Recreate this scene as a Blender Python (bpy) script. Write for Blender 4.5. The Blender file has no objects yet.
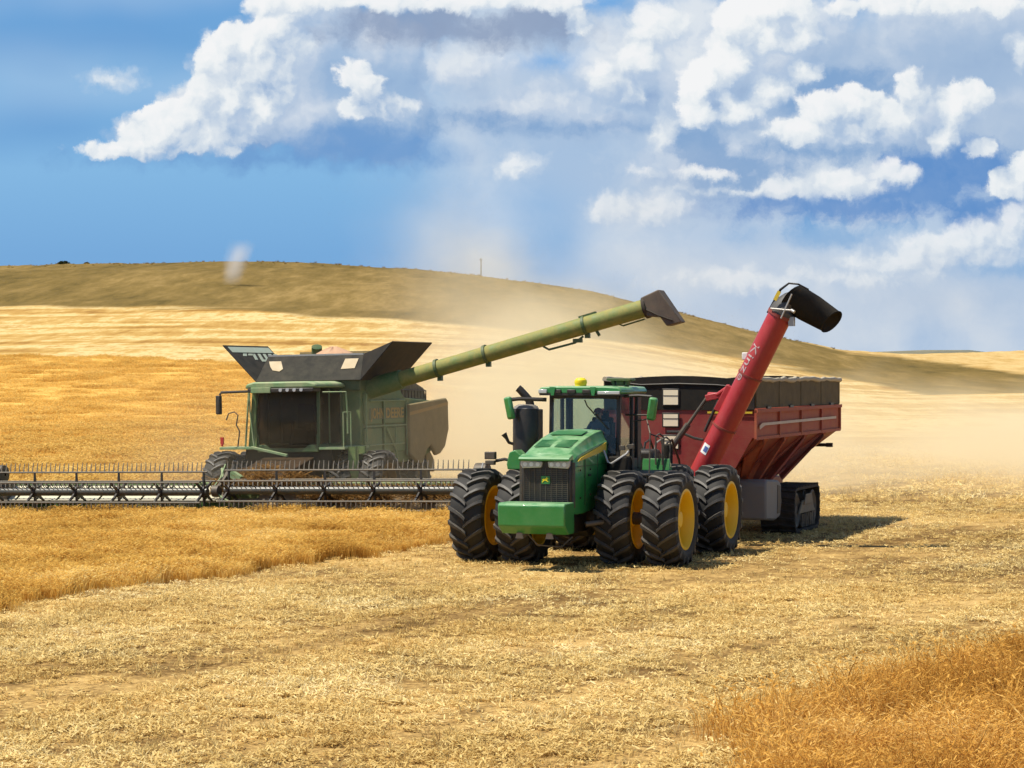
import bpy, bmesh, math, random
import numpy as np
from mathutils import Vector, Matrix, Euler, Quaternion

R = math.radians
SC = bpy.context.scene
COL = SC.collection
random.seed(7)
RNG = np.random.default_rng(11)
F, HZ, CAMH = 2316.0, 375.0, 4.2      # focal length in pixels, horizon row, eye height


# ------------------------------------------------------------------ helpers
def tag(o, label=None, cat=None, group=None, kind=None):
    if label: o['label'] = label
    if cat: o['category'] = cat
    if group: o['group'] = group
    if kind: o['kind'] = kind
    return o


def empty(name, loc=(0, 0, 0), rz=0.0, parent=None, rot=None):
    o = bpy.data.objects.new(name, None)
    COL.objects.link(o)
    o.location = loc
    o.rotation_euler = rot if rot else (0, 0, rz)
    o.empty_display_size = 0.3
    o.parent = parent
    return o


class MB:
    """collects shapes into one mesh"""
    def __init__(s):
        s.bm = bmesh.new()
        s.mi = 0

    def face(s, pts):
        f = s.bm.faces.new([s.bm.verts.new(p) for p in pts])
        f.material_index = s.mi
        return f

    def hexa(s, p):          # 8 points: bottom ring 0-3, top ring 4-7
        v = [s.bm.verts.new(q) for q in p]
        for a in ((3, 2, 1, 0), (4, 5, 6, 7), (0, 1, 5, 4), (1, 2, 6, 5), (2, 3, 7, 6), (3, 0, 4, 7)):
            s.bm.faces.new([v[i] for i in a]).material_index = s.mi

    def box(s, c, size, rot=(0, 0, 0)):
        m = Euler(rot).to_matrix()
        c = Vector(c)
        x, y, z = (q / 2 for q in size)
        s.hexa([c + m @ Vector(q) for q in ((-x, -y, -z), (x, -y, -z), (x, y, -z), (-x, y, -z),
                                            (-x, -y, z), (x, -y, z), (x, y, z), (-x, y, z))])

    def box2(s, a, b):
        s.box([(a[i] + b[i]) / 2 for i in range(3)], [abs(b[i] - a[i]) for i in range(3)])

    def cyl(s, p0, p1, r0, r1=None, n=14, caps=True):
        r1 = r0 if r1 is None else r1
        p0, p1 = Vector(p0), Vector(p1)
        d = (p1 - p0).normalized()
        u = d.orthogonal().normalized()
        w = d.cross(u)
        A = [[s.bm.verts.new(p + (u * math.cos(t) + w * math.sin(t)) * r) for t in
              (2 * math.pi * k / n for k in range(n))] for p, r in ((p0, r0), (p1, r1))]
        for k in range(n):
            s.bm.faces.new((A[0][k], A[0][(k + 1) % n], A[1][(k + 1) % n], A[1][k])).material_index = s.mi
        if caps:
            s.bm.faces.new(A[0][::-1]).material_index = s.mi
            s.bm.faces.new(A[1]).material_index = s.mi

    def tube(s, pts, r, n=8):
        pts = [Vector(p) for p in pts]
        rs = r if isinstance(r, (list, tuple)) else [r] * len(pts)
        rings, u = [], None
        for i, p in enumerate(pts):
            d = (pts[min(i + 1, len(pts) - 1)] - pts[max(i - 1, 0)]).normalized()
            if u is None:
                u = d.orthogonal().normalized()
            u = (u - d * u.dot(d)).normalized()
            w = d.cross(u)
            rings.append([s.bm.verts.new(p + (u * math.cos(2 * math.pi * k / n) + w * math.sin(2 * math.pi * k / n)) * rs[i])
                          for k in range(n)])
        for a, b in zip(rings, rings[1:]):
            for k in range(n):
                s.bm.faces.new((a[k], a[(k + 1) % n], b[(k + 1) % n], b[k])).material_index = s.mi
        s.bm.faces.new(rings[0][::-1]).material_index = s.mi
        s.bm.faces.new(rings[-1]).material_index = s.mi

    def lathe(s, prof, origin=(0, 0, 0), axis='x', n=40):
        """prof: (along axis, radius)"""
        o = Vector(origin)
        rings = []
        for t, r in prof:
            if r < 1e-4:
                rings.append([s.bm.verts.new(o + s._ax(t, 0, 0, axis))])
            else:
                rings.append([s.bm.verts.new(o + s._ax(t, r * math.cos(2 * math.pi * k / n), r * math.sin(2 * math.pi * k / n), axis))
                              for k in range(n)])
        for a, b in zip(rings, rings[1:]):
            for k in range(n):
                k2 = (k + 1) % n
                q = [a[k % len(a)], a[k2 % len(a)], b[k2 % len(b)], b[k % len(b)]]
                q = list(dict.fromkeys(q))
                if len(q) > 2:
                    s.bm.faces.new(q).material_index = s.mi

    @staticmethod
    def _ax(t, a, b, axis):
        return Vector((t, a, b)) if axis == 'x' else Vector((a, t, b)) if axis == 'y' else Vector((a, b, t))

    def prism(s, poly, a, b, axis='x'):
        """polygon in the plane across axis, from a to b along it"""
        A = [s.bm.verts.new(s._ax(a, p[0], p[1], axis)) for p in poly]
        B = [s.bm.verts.new(s._ax(b, p[0], p[1], axis)) for p in poly]
        n = len(poly)
        for k in range(n):
            s.bm.faces.new((A[k], A[(k + 1) % n], B[(k + 1) % n], B[k])).material_index = s.mi
        s.bm.faces.new(A[::-1]).material_index = s.mi
        s.bm.faces.new(B).material_index = s.mi

    def loft(s, secs, caps=True, closed=True):
        V = [[s.bm.verts.new(p) for p in sec] for sec in secs]
        n = len(secs[0])
        for a, b in zip(V, V[1:]):
            for k in range(n if closed else n - 1):
                s.bm.faces.new((a[k], a[(k + 1) % n], b[(k + 1) % n], b[k])).material_index = s.mi
        if caps:
            s.bm.faces.new(V[0][::-1]).material_index = s.mi
            s.bm.faces.new(V[-1]).material_index = s.mi

    def plate(s, pts, th):
        """a flat polygon given in 3D, thickened by th along its normal (both ways)"""
        p = [Vector(q) for q in pts]
        nrm = (p[1] - p[0]).cross(p[2] - p[0]).normalized() * th / 2
        s.loft([[q - nrm for q in p], [q + nrm for q in p]])

    def mesh(s, name, mats, smooth=35):
        bmesh.ops.remove_doubles(s.bm, verts=s.bm.verts, dist=1e-5)
        bmesh.ops.recalc_face_normals(s.bm, faces=s.bm.faces)
        if smooth:
            for f in s.bm.faces: f.smooth = True
            lim = R(smooth)
            for e in s.bm.edges:
                if len(e.link_faces) != 2 or e.calc_face_angle(9) > lim or \
                        e.link_faces[0].material_index != e.link_faces[1].material_index:
                    e.smooth = False
        me = bpy.data.meshes.new(name)
        s.bm.to_mesh(me)
        s.bm.free()
        for m in (mats if isinstance(mats, (list, tuple)) else [mats]):
            me.materials.append(m)
        return me

    def build(s, name, mats, parent=None, smooth=35, bevel=0.0, loc=(0, 0, 0), rot=(0, 0, 0)):
        o = bpy.data.objects.new(name, s.mesh(name, mats, smooth))
        COL.objects.link(o)
        o.parent = parent
        o.location, o.rotation_euler = loc, rot
        if bevel:
            b = o.modifiers.new('bevel', 'BEVEL')
            b.width, b.segments, b.limit_method, b.angle_limit = bevel, 2, 'ANGLE', R(40)
        return o


def mesh_obj(name, me, parent=None, loc=(0, 0, 0), rot=(0, 0, 0)):
    o = bpy.data.objects.new(name, me)
    COL.objects.link(o)
    o.parent, o.location, o.rotation_euler = parent, loc, rot
    return o


def text_mesh(name, txt, size, mat, extrude=0.002, bold=0.0):
    cu = bpy.data.curves.new(name, 'FONT')
    cu.body, cu.size, cu.extrude, cu.offset = txt, size, extrude, bold
    t = bpy.data.objects.new(name + '_tmp', cu)
    COL.objects.link(t)
    dg = bpy.context.evaluated_depsgraph_get()
    dg.update()
    me = bpy.data.meshes.new_from_object(t.evaluated_get(dg))
    bpy.data.objects.remove(t)
    bpy.data.curves.remove(cu)
    me.name = name
    me.materials.clear()
    me.materials.append(mat)
    return me


# ------------------------------------------------------------------ materials
class NT:
    """small wrapper around a node tree"""
    def __init__(s, tree):
        s.t, s.n, s.l = tree, tree.nodes, tree.links

    def set(s, sock, v):
        if isinstance(v, bpy.types.NodeSocket): s.l.new(v, sock)
        else: sock.default_value = v

    def node(s, typ, props=None, **ins):
        nd = s.n.new(typ)
        for k, v in (props or {}).items(): setattr(nd, k, v)
        for k, v in ins.items():
            s.set(nd.inputs[int(k[1:])] if k[0] == 'i' and k[1:].isdigit() else nd.inputs[k.replace('_', ' ')], v)
        return nd

    def math(s, op, a, b=0.0, c=None, clamp=False):
        ins = {'i0': a, 'i1': b}
        if c is not None: ins['i2'] = c
        nd = s.node('ShaderNodeMath', {'operation': op, 'use_clamp': clamp}, **ins)
        return nd.outputs[0]

    def vmath(s, op, a, b=(0, 0, 0), c=None):
        ins = {'i0': a}
        if op not in ('LENGTH', 'NORMALIZE'): ins['i1'] = b
        if c is not None: ins['i2'] = c
        nd = s.node('ShaderNodeVectorMath', {'operation': op}, **ins)
        return nd.outputs['Value'] if op in ('LENGTH', 'DOT_PRODUCT') else nd.outputs[0]

    def scale(s, v, k):
        nd = s.node('ShaderNodeVectorMath', {'operation': 'SCALE'}, i0=v)
        s.set(nd.inputs['Scale'], k)
        return nd.outputs[0]

    def noise(s, vec, scale, detail=3.0, rough=0.5, color=False, dist=0.0):
        nd = s.node('ShaderNodeTexNoise', None, Vector=vec, Scale=scale, Detail=detail, Roughness=rough, Distortion=dist)
        return nd.outputs['Color' if color else 0]

    def mapr(s, v, a, b, c=0.0, d=1.0, smooth=False):
        nd = s.node('ShaderNodeMapRange', {'interpolation_type': 'SMOOTHSTEP' if smooth else 'LINEAR'},
                    i0=v, i1=a, i2=b, i3=c, i4=d)
        return nd.outputs[0]

    def mix(s, f, a, b, mode='MIX'):
        nd = s.node('ShaderNodeMix', {'data_type': 'RGBA', 'blend_type': mode})
        s.set(nd.inputs[0], f)
        s.set(nd.inputs[6], a if not isinstance(a, tuple) else (*a[:3], 1))
        s.set(nd.inputs[7], b if not isinstance(b, tuple) else (*b[:3], 1))
        return nd.outputs[2]

    def ramp(s, f, stops):
        nd = s.node('ShaderNodeValToRGB', None, i0=f)
        e = nd.color_ramp.elements
        while len(e) < len(stops): e.new(0.5)
        for q, (p, c) in zip(e, stops): q.position, q.color = p, (*c, 1)
        return nd.outputs[0]


def new_mat(name):
    m = bpy.data.materials.new(name)
    m.use_nodes = True
    nt = NT(m.node_tree)
    p = nt.n['Principled BSDF']
    return m, nt, p


DUST = (0.36, 0.26, 0.13)


def paint(name, col, rough=0.4, dust=0.25, metal=0.0, scale=3.0, spec=0.5, coat=0.0, dust_sheen_col=DUST, dust_sheen_up=0.35):
    """painted or bare surface with a patchy film heavier on faces that look up"""
    m, nt, p = new_mat(name)
    geo = nt.node('ShaderNodeNewGeometry')
    tc = nt.node('ShaderNodeTexCoord')
    big = nt.noise(tc.outputs['Object'], scale, 5, 0.65)
    fine = nt.noise(tc.outputs['Object'], scale * 9, 3, 0.6)
    sep = nt.node('ShaderNodeSeparateXYZ', None, Vector=geo.outputs['Normal'])
    up = nt.mapr(sep.outputs[2], 0.0, 1.0, 0.0, dust_sheen_up)
    k = nt.math('ADD', nt.mapr(big, 0.35, 0.7, 0.35, 1.25), nt.math('MULTIPLY', nt.math('SUBTRACT', fine, 0.5), 0.7))
    f = nt.math('MULTIPLY', nt.math('ADD', up, 1.0), nt.math('MULTIPLY', k, dust), clamp=True)
    nt.set(p.inputs['Base Color'], nt.mix(f, col, dust_sheen_col))
    nt.set(p.inputs['Roughness'], nt.mapr(f, 0, 0.6, rough, 0.85))
    p.inputs['Metallic'].default_value = metal
    p.inputs['Specular IOR Level'].default_value = spec
    p.inputs['Coat Weight'].default_value = coat
    return m


def glass(name, tint, dusty=0.12, dirt=(0.3, 0.26, 0.18), refl=1.0):
    m, nt, p = new_mat(name)
    nt.n.remove(p)
    tc = nt.node('ShaderNodeTexCoord')
    tr = nt.node('ShaderNodeBsdfTransparent', None, Color=(*tint, 1))
    gl = nt.node('ShaderNodeBsdfGlossy', None, Color=(1, 1, 1, 1), Roughness=0.03)
    df = nt.node('ShaderNodeBsdfDiffuse', None, Color=(*dirt, 1))
    fr = nt.node('ShaderNodeFresnel', None, IOR=1.5)
    a = nt.node('ShaderNodeMixShader', None, i0=nt.math('MULTIPLY', fr.outputs[0], refl, clamp=True), i1=tr.outputs[0], i2=gl.outputs[0])
    d = nt.mapr(nt.noise(tc.outputs['Object'], 2.5, 4, 0.6), 0.3, 0.75, dusty * 0.4, dusty * 1.7)
    b = nt.node('ShaderNodeMixShader', None, i0=d, i1=a.outputs[0], i2=df.outputs[0])
    nt.l.new(b.outputs[0], nt.n['Material Output'].inputs[0])
    return m


def straw_mat(name, stops, trans=0.35, posvar=0.0):
    """dry stems: colour varies from clump to clump, and each stem lets some light through"""
    m, nt, p = new_mat(name)
    nt.n.remove(p)
    oi = nt.node('ShaderNodeObjectInfo')
    geo = nt.node('ShaderNodeNewGeometry')
    v = nt.noise(geo.outputs['Position'], 0.22, 3, 0.6)
    isl = geo.outputs['Random Per Island']
    f = nt.math('ADD', nt.math('MULTIPLY', oi.outputs['Random'], 0.35), nt.math('MULTIPLY', isl, 0.35))
    f = nt.math('ADD', f, nt.mapr(v, 0.3, 0.7, -0.1, 0.4), clamp=True)
    c = nt.ramp(f, stops)
    d = nt.node('ShaderNodeBsdfDiffuse', None, Color=c)
    t = nt.node('ShaderNodeBsdfTranslucent', None, Color=c)
    x = nt.node('ShaderNodeMixShader', None, i0=trans, i1=d.outputs[0], i2=t.outputs[0])
    nt.l.new(x.outputs[0], nt.n['Material Output'].inputs[0])
    return m


M = {}
M['green'] = paint('tractor green paint', (0.009, 0.19, 0.034), 0.33, 0.065, coat=0.35, dust_sheen_col=(0.48, 0.60, 0.36), dust_sheen_up=6.0)  # pale mint on upward faces: sky reflection painted in along with thin dust
M['green_dark'] = paint('dark green paint', (0.01, 0.075, 0.018), 0.45, 0.22)
M['green_dusty'] = paint('dusty green paint', (0.018, 0.125, 0.024), 0.5, 0.36, scale=1.6, dust_sheen_col=(0.38, 0.32, 0.14))
M['green_roof'] = paint('sun faded green paint', (0.10, 0.26, 0.09), 0.45, 0.45, dust_sheen_col=(0.5, 0.45, 0.28))
M['auger_green'] = paint('dusty auger green', (0.075, 0.155, 0.028), 0.45, 0.5, dust_sheen_col=(0.42, 0.32, 0.10))
M['yellow'] = paint('wheel yellow paint', (0.90, 0.54, 0.004), 0.45, 0.06)
M['bright_yellow'] = paint('bright yellow plastic', (0.85, 0.66, 0.01), 0.4, 0.04)
M['stripe'] = paint('yellow stripe', (0.66, 0.47, 0.02), 0.4, 0.15)
M['red'] = paint('red paint', (0.36, 0.010, 0.016), 0.42, 0.09, coat=0.15, dust_sheen_col=(0.5, 0.26, 0.18))
M['red_deep'] = paint('deep red paint', (0.22, 0.012, 0.014), 0.5, 0.14)
M['red_dusty'] = paint('dust coated red paint', (0.34, 0.035, 0.018), 0.6, 0.40, dust_sheen_col=(0.46, 0.22, 0.10))
M['rubber'] = paint('dusty tyre rubber', (0.016, 0.0155, 0.015), 0.65, 0.05, spec=0.3, dust_sheen_col=(0.20, 0.17, 0.12))
M['lug'] = paint('dusty tyre lug', (0.022, 0.021, 0.020), 0.5, 0.08, spec=0.5, dust_sheen_col=(0.36, 0.32, 0.26), dust_sheen_up=3.0)
M['rubber_dark'] = paint('track rubber', (0.02, 0.018, 0.016), 0.8, 0.25, spec=0.3, dust_sheen_col=(0.16, 0.12, 0.08))
M['black'] = paint('black plastic', (0.012, 0.012, 0.013), 0.45, 0.06)
M['black_soft'] = paint('matt black sheet', (0.010, 0.010, 0.010), 0.8, 0.04, spec=0.2)
M['dark_steel'] = paint('dark steel', (0.05, 0.05, 0.05), 0.5, 0.2, metal=0.3)
M['steel'] = paint('bare steel', (0.45, 0.45, 0.44), 0.4, 0.18, metal=0.6)
M['grey'] = paint('grey paint', (0.17, 0.17, 0.17), 0.55, 0.22)
M['letter'] = paint('dusty yellow letters', (0.42, 0.27, 0.04), 0.6, 0.3, dust_sheen_col=(0.3, 0.22, 0.1))
M['flap'] = paint('dusty charcoal sheet', (0.016, 0.017, 0.015), 0.8, 0.16, spec=0.2, dust_sheen_col=(0.20, 0.17, 0.12))
M['white'] = paint('white paint', (0.75, 0.75, 0.72), 0.5, 0.1)
M['silver'] = paint('silver decal', (0.42, 0.33, 0.33), 0.5, 0.1)
M['blue'] = paint('blue decal', (0.05, 0.10, 0.30), 0.5, 0.1)
M['tarp'] = paint('tan tarpaulin', (0.115, 0.095, 0.058), 0.85, 0.2, spec=0.1)
M['tarp_edge'] = paint('pale tarpaulin roll', (0.5, 0.44, 0.32), 0.8, 0.2, scale=8)
M['dust_coat'] = paint('panel under thick dust', (0.22, 0.18, 0.09), 0.85, 0.6, spec=0.1, dust_sheen_col=(0.34, 0.26, 0.13))
M['cream'] = paint('cream draper canvas', (0.62, 0.58, 0.42), 0.7, 0.12)
M['brown_mat'] = paint('straw covered canvas', (0.28, 0.18, 0.08), 0.8, 0.4)
M['window_cream'] = paint('pale window pane', (0.90, 0.78, 0.55), 0.3, 0.1, dust_sheen_col=(0.6, 0.45, 0.25))
M['flap_pane'] = paint('amber tinted flap pane', (0.42, 0.32, 0.17), 0.5, 0.15)
M['glass'] = glass('cab glass', (0.62, 0.74, 0.72), 0.05)
M['glass_brown'] = glass('dusty dark cab glass', (0.16, 0.14, 0.11), 0.30, (0.075, 0.052, 0.032), 0.2)
M['amber'] = paint('amber lens', (0.7, 0.2, 0.01), 0.3, 0.03)
M['red_lens'] = paint('red lens', (0.5, 0.01, 0.01), 0.3, 0.03)
M['skin'] = paint('skin', (0.50, 0.28, 0.20), 0.5, 0.0)
M['shirt'] = paint('shirt cloth', (0.16, 0.20, 0.28), 0.8, 0.0)
M['cap'] = paint('cap cloth', (0.25, 0.05, 0.04), 0.8, 0.0)
m, nt, p = new_mat('lamp lens')
p.inputs['Base Color'].default_value = (0.50, 0.50, 0.48, 1)
p.inputs['Roughness'].default_value = 0.12
p.inputs['Metallic'].default_value = 0.05
M['lens'] = m
M['louvre'] = paint('louvre green', (0.008, 0.13, 0.03), 0.4, 0.06, dust_sheen_up=2.0, dust_sheen_col=(0.30, 0.42, 0.25))  # upward faces carry the hood's painted sky sheen, duller
# ------------------------------------------------------------------ camera, sun, sky
cam = bpy.data.objects.new('camera', bpy.data.cameras.new('camera'))
COL.objects.link(cam)
cam.data.sensor_width = 36.0
cam.data.lens = 36.0 * F / 1024.0
cam.data.clip_start, cam.data.clip_end = 0.5, 20000
cam.location = (0, 0, CAMH)
cam.rotation_euler = (R(90) - math.atan((384 - HZ) / F), 0, 0)
SC.camera = cam

SUN = Vector((-0.50, -0.12, 1.0)).normalized()
sl = bpy.data.lights.new('sun', 'SUN')
sl.energy, sl.angle, sl.color = 4.7, R(0.53), (1.0, 0.93, 0.80)
so = bpy.data.objects.new('sun', sl)
COL.objects.link(so)
so.rotation_euler = (-SUN).to_track_quat('-Z', 'Y').to_euler()
so.location = (-30, 0, 60)

W = bpy.data.worlds.new('World')
SC.world = W
W.use_nodes = True
nt = NT(W.node_tree)
SKYK = 0.09
bg = nt.n['Background']
bg.inputs['Strength'].default_value = SKYK
sky = nt.node('ShaderNodeTexSky', {'sky_type': 'NISHITA', 'sun_disc': False,
                                   'sun_elevation': math.asin(SUN.z),
                                   'sun_rotation': math.atan2(SUN.x, SUN.y) % (2 * math.pi),
                                   'altitude': 300, 'air_density': 1.0, 'dust_density': 0.6, 'ozone_density': 2.0})
tc = nt.node('ShaderNodeTexCoord')
sp = nt.node('ShaderNodeSeparateXYZ', None, Vector=tc.outputs['Generated'])
yy = nt.math('MAXIMUM', nt.math('ABSOLUTE', sp.outputs[1]), 0.12)
UX = nt.math('MULTIPLY', nt.math('DIVIDE', sp.outputs[0], yy), F / 100)     # hundredths of the focal plane, right and up
UZ = nt.math('MULTIPLY', nt.math('DIVIDE', sp.outputs[2], yy), F / 100)
P0 = nt.node('ShaderNodeCombineXYZ', None, X=UX, Y=UZ, Z=0.0).outputs[0]


def n2(v, scale, detail, rough, color=False):
    nd = nt.node('ShaderNodeTexNoise', {'noise_dimensions': '2D'}, Vector=v, Scale=scale, Detail=detail, Roughness=rough)
    return nd.outputs['Color' if color else 0]


w1 = nt.vmath('SUBTRACT', n2(P0, 1.1, 1, 0.5, True), (0.5, 0.5, 0.5))
w2 = nt.vmath('SUBTRACT', n2(P0, 3.4, 6, 0.64, True), (0.5, 0.5, 0.5))
P1 = nt.vmath('ADD', P0, nt.vmath('MULTIPLY', w1, (0.12, 0.10, 0)))
P2 = nt.vmath('ADD', P1, nt.vmath('MULTIPLY', w2, (0.24, 0.20, 0)))


def billow(v, sc=2.6, det=2.5):
    """cauliflower relief, about 0..1"""
    nd = nt.node('ShaderNodeTexVoronoi', {'feature': 'SMOOTH_F1', 'voronoi_dimensions': '2D', 'normalize': True}, Vector=v, Scale=sc,
                 Detail=det, Roughness=0.5, Lacunarity=2.2, Smoothness=0.3)
    return nt.math('SUBTRACT', 1.0, nt.math('MULTIPLY', nd.outputs['Distance'], 1.35))


B0 = billow(P2)
B1 = billow(nt.vmath('ADD', P2, (-0.05, 0.06, 0)))
PL = nt.vmath('ADD', P2, (-0.15, 0.22, 0))
N0 = n2(P2, 3.2, 6, 0.6)
NL = n2(P1, 0.7, 2, 0.5)
relief = nt.math('ADD', nt.math('MULTIPLY', B0, 0.6), nt.math('MULTIPLY', N0, 0.4))
lit = nt.math('SUBTRACT', B0, B1)                     # faces towards the sun (upper left) get positive


def lobe_group():
    g = bpy.data.node_groups.new('cloud lobe', 'ShaderNodeTree')
    for nm, ty in (('P', 'Vector'), ('Scale', 'Vector'), ('Offset', 'Vector'), ('Size', 'Float'), ('Blend', 'Float'), ('Field', 'Float')):
        g.interface.new_socket(nm, in_out='INPUT', socket_type='NodeSocket' + ty)
    g.interface.new_socket('Field', in_out='OUTPUT', socket_type='NodeSocketFloat')
    q = NT(g)
    i, o = q.n.new('NodeGroupInput').outputs, q.n.new('NodeGroupOutput')
    ln = q.vmath('LENGTH', q.vmath('MULTIPLY_ADD', i[0], i[1], i[2]))
    d = q.math('MULTIPLY', q.math('SUBTRACT', ln, 1.0), i[3])
    q.l.new(q.node('ShaderNodeMath', {'operation': 'SMOOTH_MIN'}, i0=d, i1=i[5], i2=i[4]).outputs[0], o.inputs[0])
    return g


LOBE = lobe_group()


def sdf(lobes, P, k=0.10):
    acc = None
    for (x, y, rx, ry) in lobes:
        ax, ay = 100 / rx, 100 / ry
        nd = nt.n.new('ShaderNodeGroup')
        nd.node_tree = LOBE
        nt.set(nd.inputs[0], P)
        nd.inputs[1].default_value = (ax, ay, 0)
        nd.inputs[2].default_value = (-(x - 512) / 100 * ax, -(HZ - y) / 100 * ay, 0)
        nd.inputs[3].default_value = min(rx, ry) / 100
        nd.inputs[4].default_value = k
        nt.set(nd.inputs[5], 9.0 if acc is None else acc)
        acc = nd.outputs[0]
    return acc


def mask(lobes, P, soft, rough=0.0, k=0.10, rsrc=None):
    d = sdf(lobes, P, k)
    if rough:
        d = nt.math('SUBTRACT', d, nt.math('MULTIPLY', nt.math('SUBTRACT', rsrc or relief, 0.5), rough))
    return nt.mapr(d, soft, -soft, 0.0, 1.0, smooth=True)


EXPO = 0.42


def rgb(r, g, b):   # display values 0..255 -> scene-linear
    f = lambda c: ((c / 255 + 0.055) / 1.055) ** 2.4 if c > 10 else c / 255 / 12.92
    return tuple(f(q) / 2 ** EXPO for q in (r, g, b))


# clear sky: the physical sky, deepened by the storm haze that hangs under the clouds
horiz = nt.mapr(UZ, 0.0, 4.0, 0.0, 1.0)
low = nt.ramp(horiz, [(0.0, rgb(112, 166, 220)), (0.10, rgb(97, 156, 216)), (0.30, rgb(102, 162, 219)), (0.52, rgb(124, 180, 227)), (0.8, rgb(112, 170, 220)), (1.0, rgb(95, 155, 215))])
phys = nt.scale(sky.outputs[0], SKYK)
inband = nt.mapr(UZ, 4.0, 9.0, 1.0, 0.0, smooth=True)
c = nt.mix(nt.math('MULTIPLY', inband, 0.88), phys, low)

white = rgb(244, 245, 246)
c_plain = nt.mix(nt.math('MULTIPLY', inband, nt.mapr(nt.noise(tc.outputs['Generated'], 2.5, 3, 0.6), 0.42, 0.6, 0.0, 0.8)), c, rgb(190, 207, 227))
# thin milky cloud over the right half
veil = mask([(500, 200, 90, 70), (560, 120, 150, 130), (750, 190, 220, 150), (900, 200, 220, 190), (850, 330, 260, 60), (1010, 60, 160, 150), (560, 40, 120, 90), (470, 120, 50, 60), (700, 290, 90, 50)], P1, 0.6, 0.6, rsrc=NL)
c = nt.mix(nt.math('MULTIPLY', veil, 0.96), c, nt.ramp(nt.math('ADD', nt.math('MULTIPLY', N0, 0.25), nt.math('MULTIPLY', NL, 0.75)), [(0.36, rgb(168, 193, 222)), (0.5, rgb(188, 206, 227)), (0.64, rgb(208, 219, 231))]))
streak = mask([(250, -6, 190, 9), (110, 92, 130, 20), (60, 70, 90, 26), (230, 92, 120, 12)], P1, 0.25, 0.6, rsrc=NL)
c = nt.mix(nt.math('MULTIPLY', streak, 0.40), c, rgb(176, 204, 232))
dark = mask([(110, 40, 120, 16), (60, 130, 90, 20)], P1, 0.3, 0.4, rsrc=NL)
c = nt.mix(nt.math('MULTIPLY', dark, 0.45), c, rgb(92, 146, 206))
gap = mask([(608, 4, 26, 9), (556, 62, 36, 5), (1024, 4, 14, 10)], P2, 0.16, 0.4, rsrc=N0)
c = nt.mix(nt.math('MULTIPLY', gap, 0.8), c, rgb(84, 160, 226))
gap2 = mask([(540, 205, 70, 26)], P1, 0.3, 0.4, rsrc=NL)
c = nt.mix(nt.math('MULTIPLY', gap2, 0.5), c, rgb(128, 178, 226))

TONES = [(0.0, rgb(132, 162, 202)), (0.28, rgb(165, 189, 219)), (0.52, rgb(206, 218, 231)), (0.72, rgb(234, 239, 242)), (0.9, white)]
GREY = [(0.0, rgb(140, 168, 206)), (0.35, rgb(170, 192, 219)), (0.7, rgb(198, 211, 228)), (1.0, rgb(226, 232, 238))]
micro = nt.math('ADD', nt.math('MULTIPLY', lit, 0.62), nt.math('MULTIPLY', nt.math('SUBTRACT', N0, 0.5), 0.42))


def near(lobes, box, pad=52):
    x0, x1, y0, y1 = box
    return [q for q in lobes if q[0] + q[2] + pad > x0 and q[0] - q[2] - pad < x1 and q[1] + q[3] + pad > y0 and q[1] - q[3] - pad < y1]


def cloud(c, lobes, soft, rough, bright, amount=1.0, tones=TONES, macro=0.44):
    """a heap of lobes, each lit from the upper left"""
    d0 = sdf(lobes, P2, 0.06)
    e = nt.math('SUBTRACT', d0, nt.math('MULTIPLY', nt.math('SUBTRACT', relief, 0.5), rough))
    mk = nt.mapr(e, soft, -soft, 0.0, 1.0, smooth=True)
    t = nt.math('ADD', micro, bright)
    if macro:
        t = nt.math('ADD', nt.math('MULTIPLY', nt.math('SUBTRACT', sdf(lobes, PL, 0.06), d0), macro / 0.266), t)
    tone = nt.ramp(nt.math('ADD', t, 0.0, clamp=True), tones)
    if tones is TONES:                   # the side away from the sun melts into the grey mass behind it
        mk = nt.math('MULTIPLY', mk, nt.mapr(t, 0.14, 0.50, 0.15, 1.0, smooth=True))
    return nt.mix(nt.math('MULTIPLY', mk, amount), c, tone)


def shade(c, lobes, soft, rough, col, amt):
    mk = mask(lobes, P2, soft, rough, rsrc=N0)
    v = nt.mapr(N0, 0.25, 0.75, 0.85, 1.0)
    return nt.mix(nt.math('MULTIPLY', nt.math('MULTIPLY', mk, v), amt), c, col)


LAYERS = []
# far, grey-white masses first
LAYERS.append((cloud, [(630, 70, 56, 46), (700, 60, 80, 70), (790, 60, 80, 66), (860, 80, 60, 56), (540, 106, 66, 22), (960, 30, 100, 50), (1000, 140, 50, 54), (720, 160, 66, 36), (600, 118, 70, 14), (460, 70, 50, 22), (920, 110, 60, 50)], 0.22, 0.4, 0.60, 0.92, GREY))
LAYERS.append((cloud, [(320, 50, 50, 60), (360, 60, 56, 50), (330, 110, 70, 46), (395, 120, 36, 42), (396, 60, 30, 40), (300, 14, 50, 36), (150, 134, 34, 16), (200, 116, 40, 30), (215, 80, 20, 40), (245, 70, 34, 46), (250, 124, 46, 26), (236, 44, 18, 16)], 0.06, 0.34, 0.46, 0.98, GREY))
LAYERS.append((shade, [(845, 70, 56, 40), (800, 104, 40, 18), (965, 60, 90, 46), (1000, 130, 46, 40), (770, 130, 40, 12)], 0.24, 0.45, rgb(158, 184, 215), 0.8))
LAYERS.append((shade, [(345, 80, 22, 46), (400, 100, 26, 40)], 0.16, 0.35, rgb(152, 182, 216), 0.85))
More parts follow.
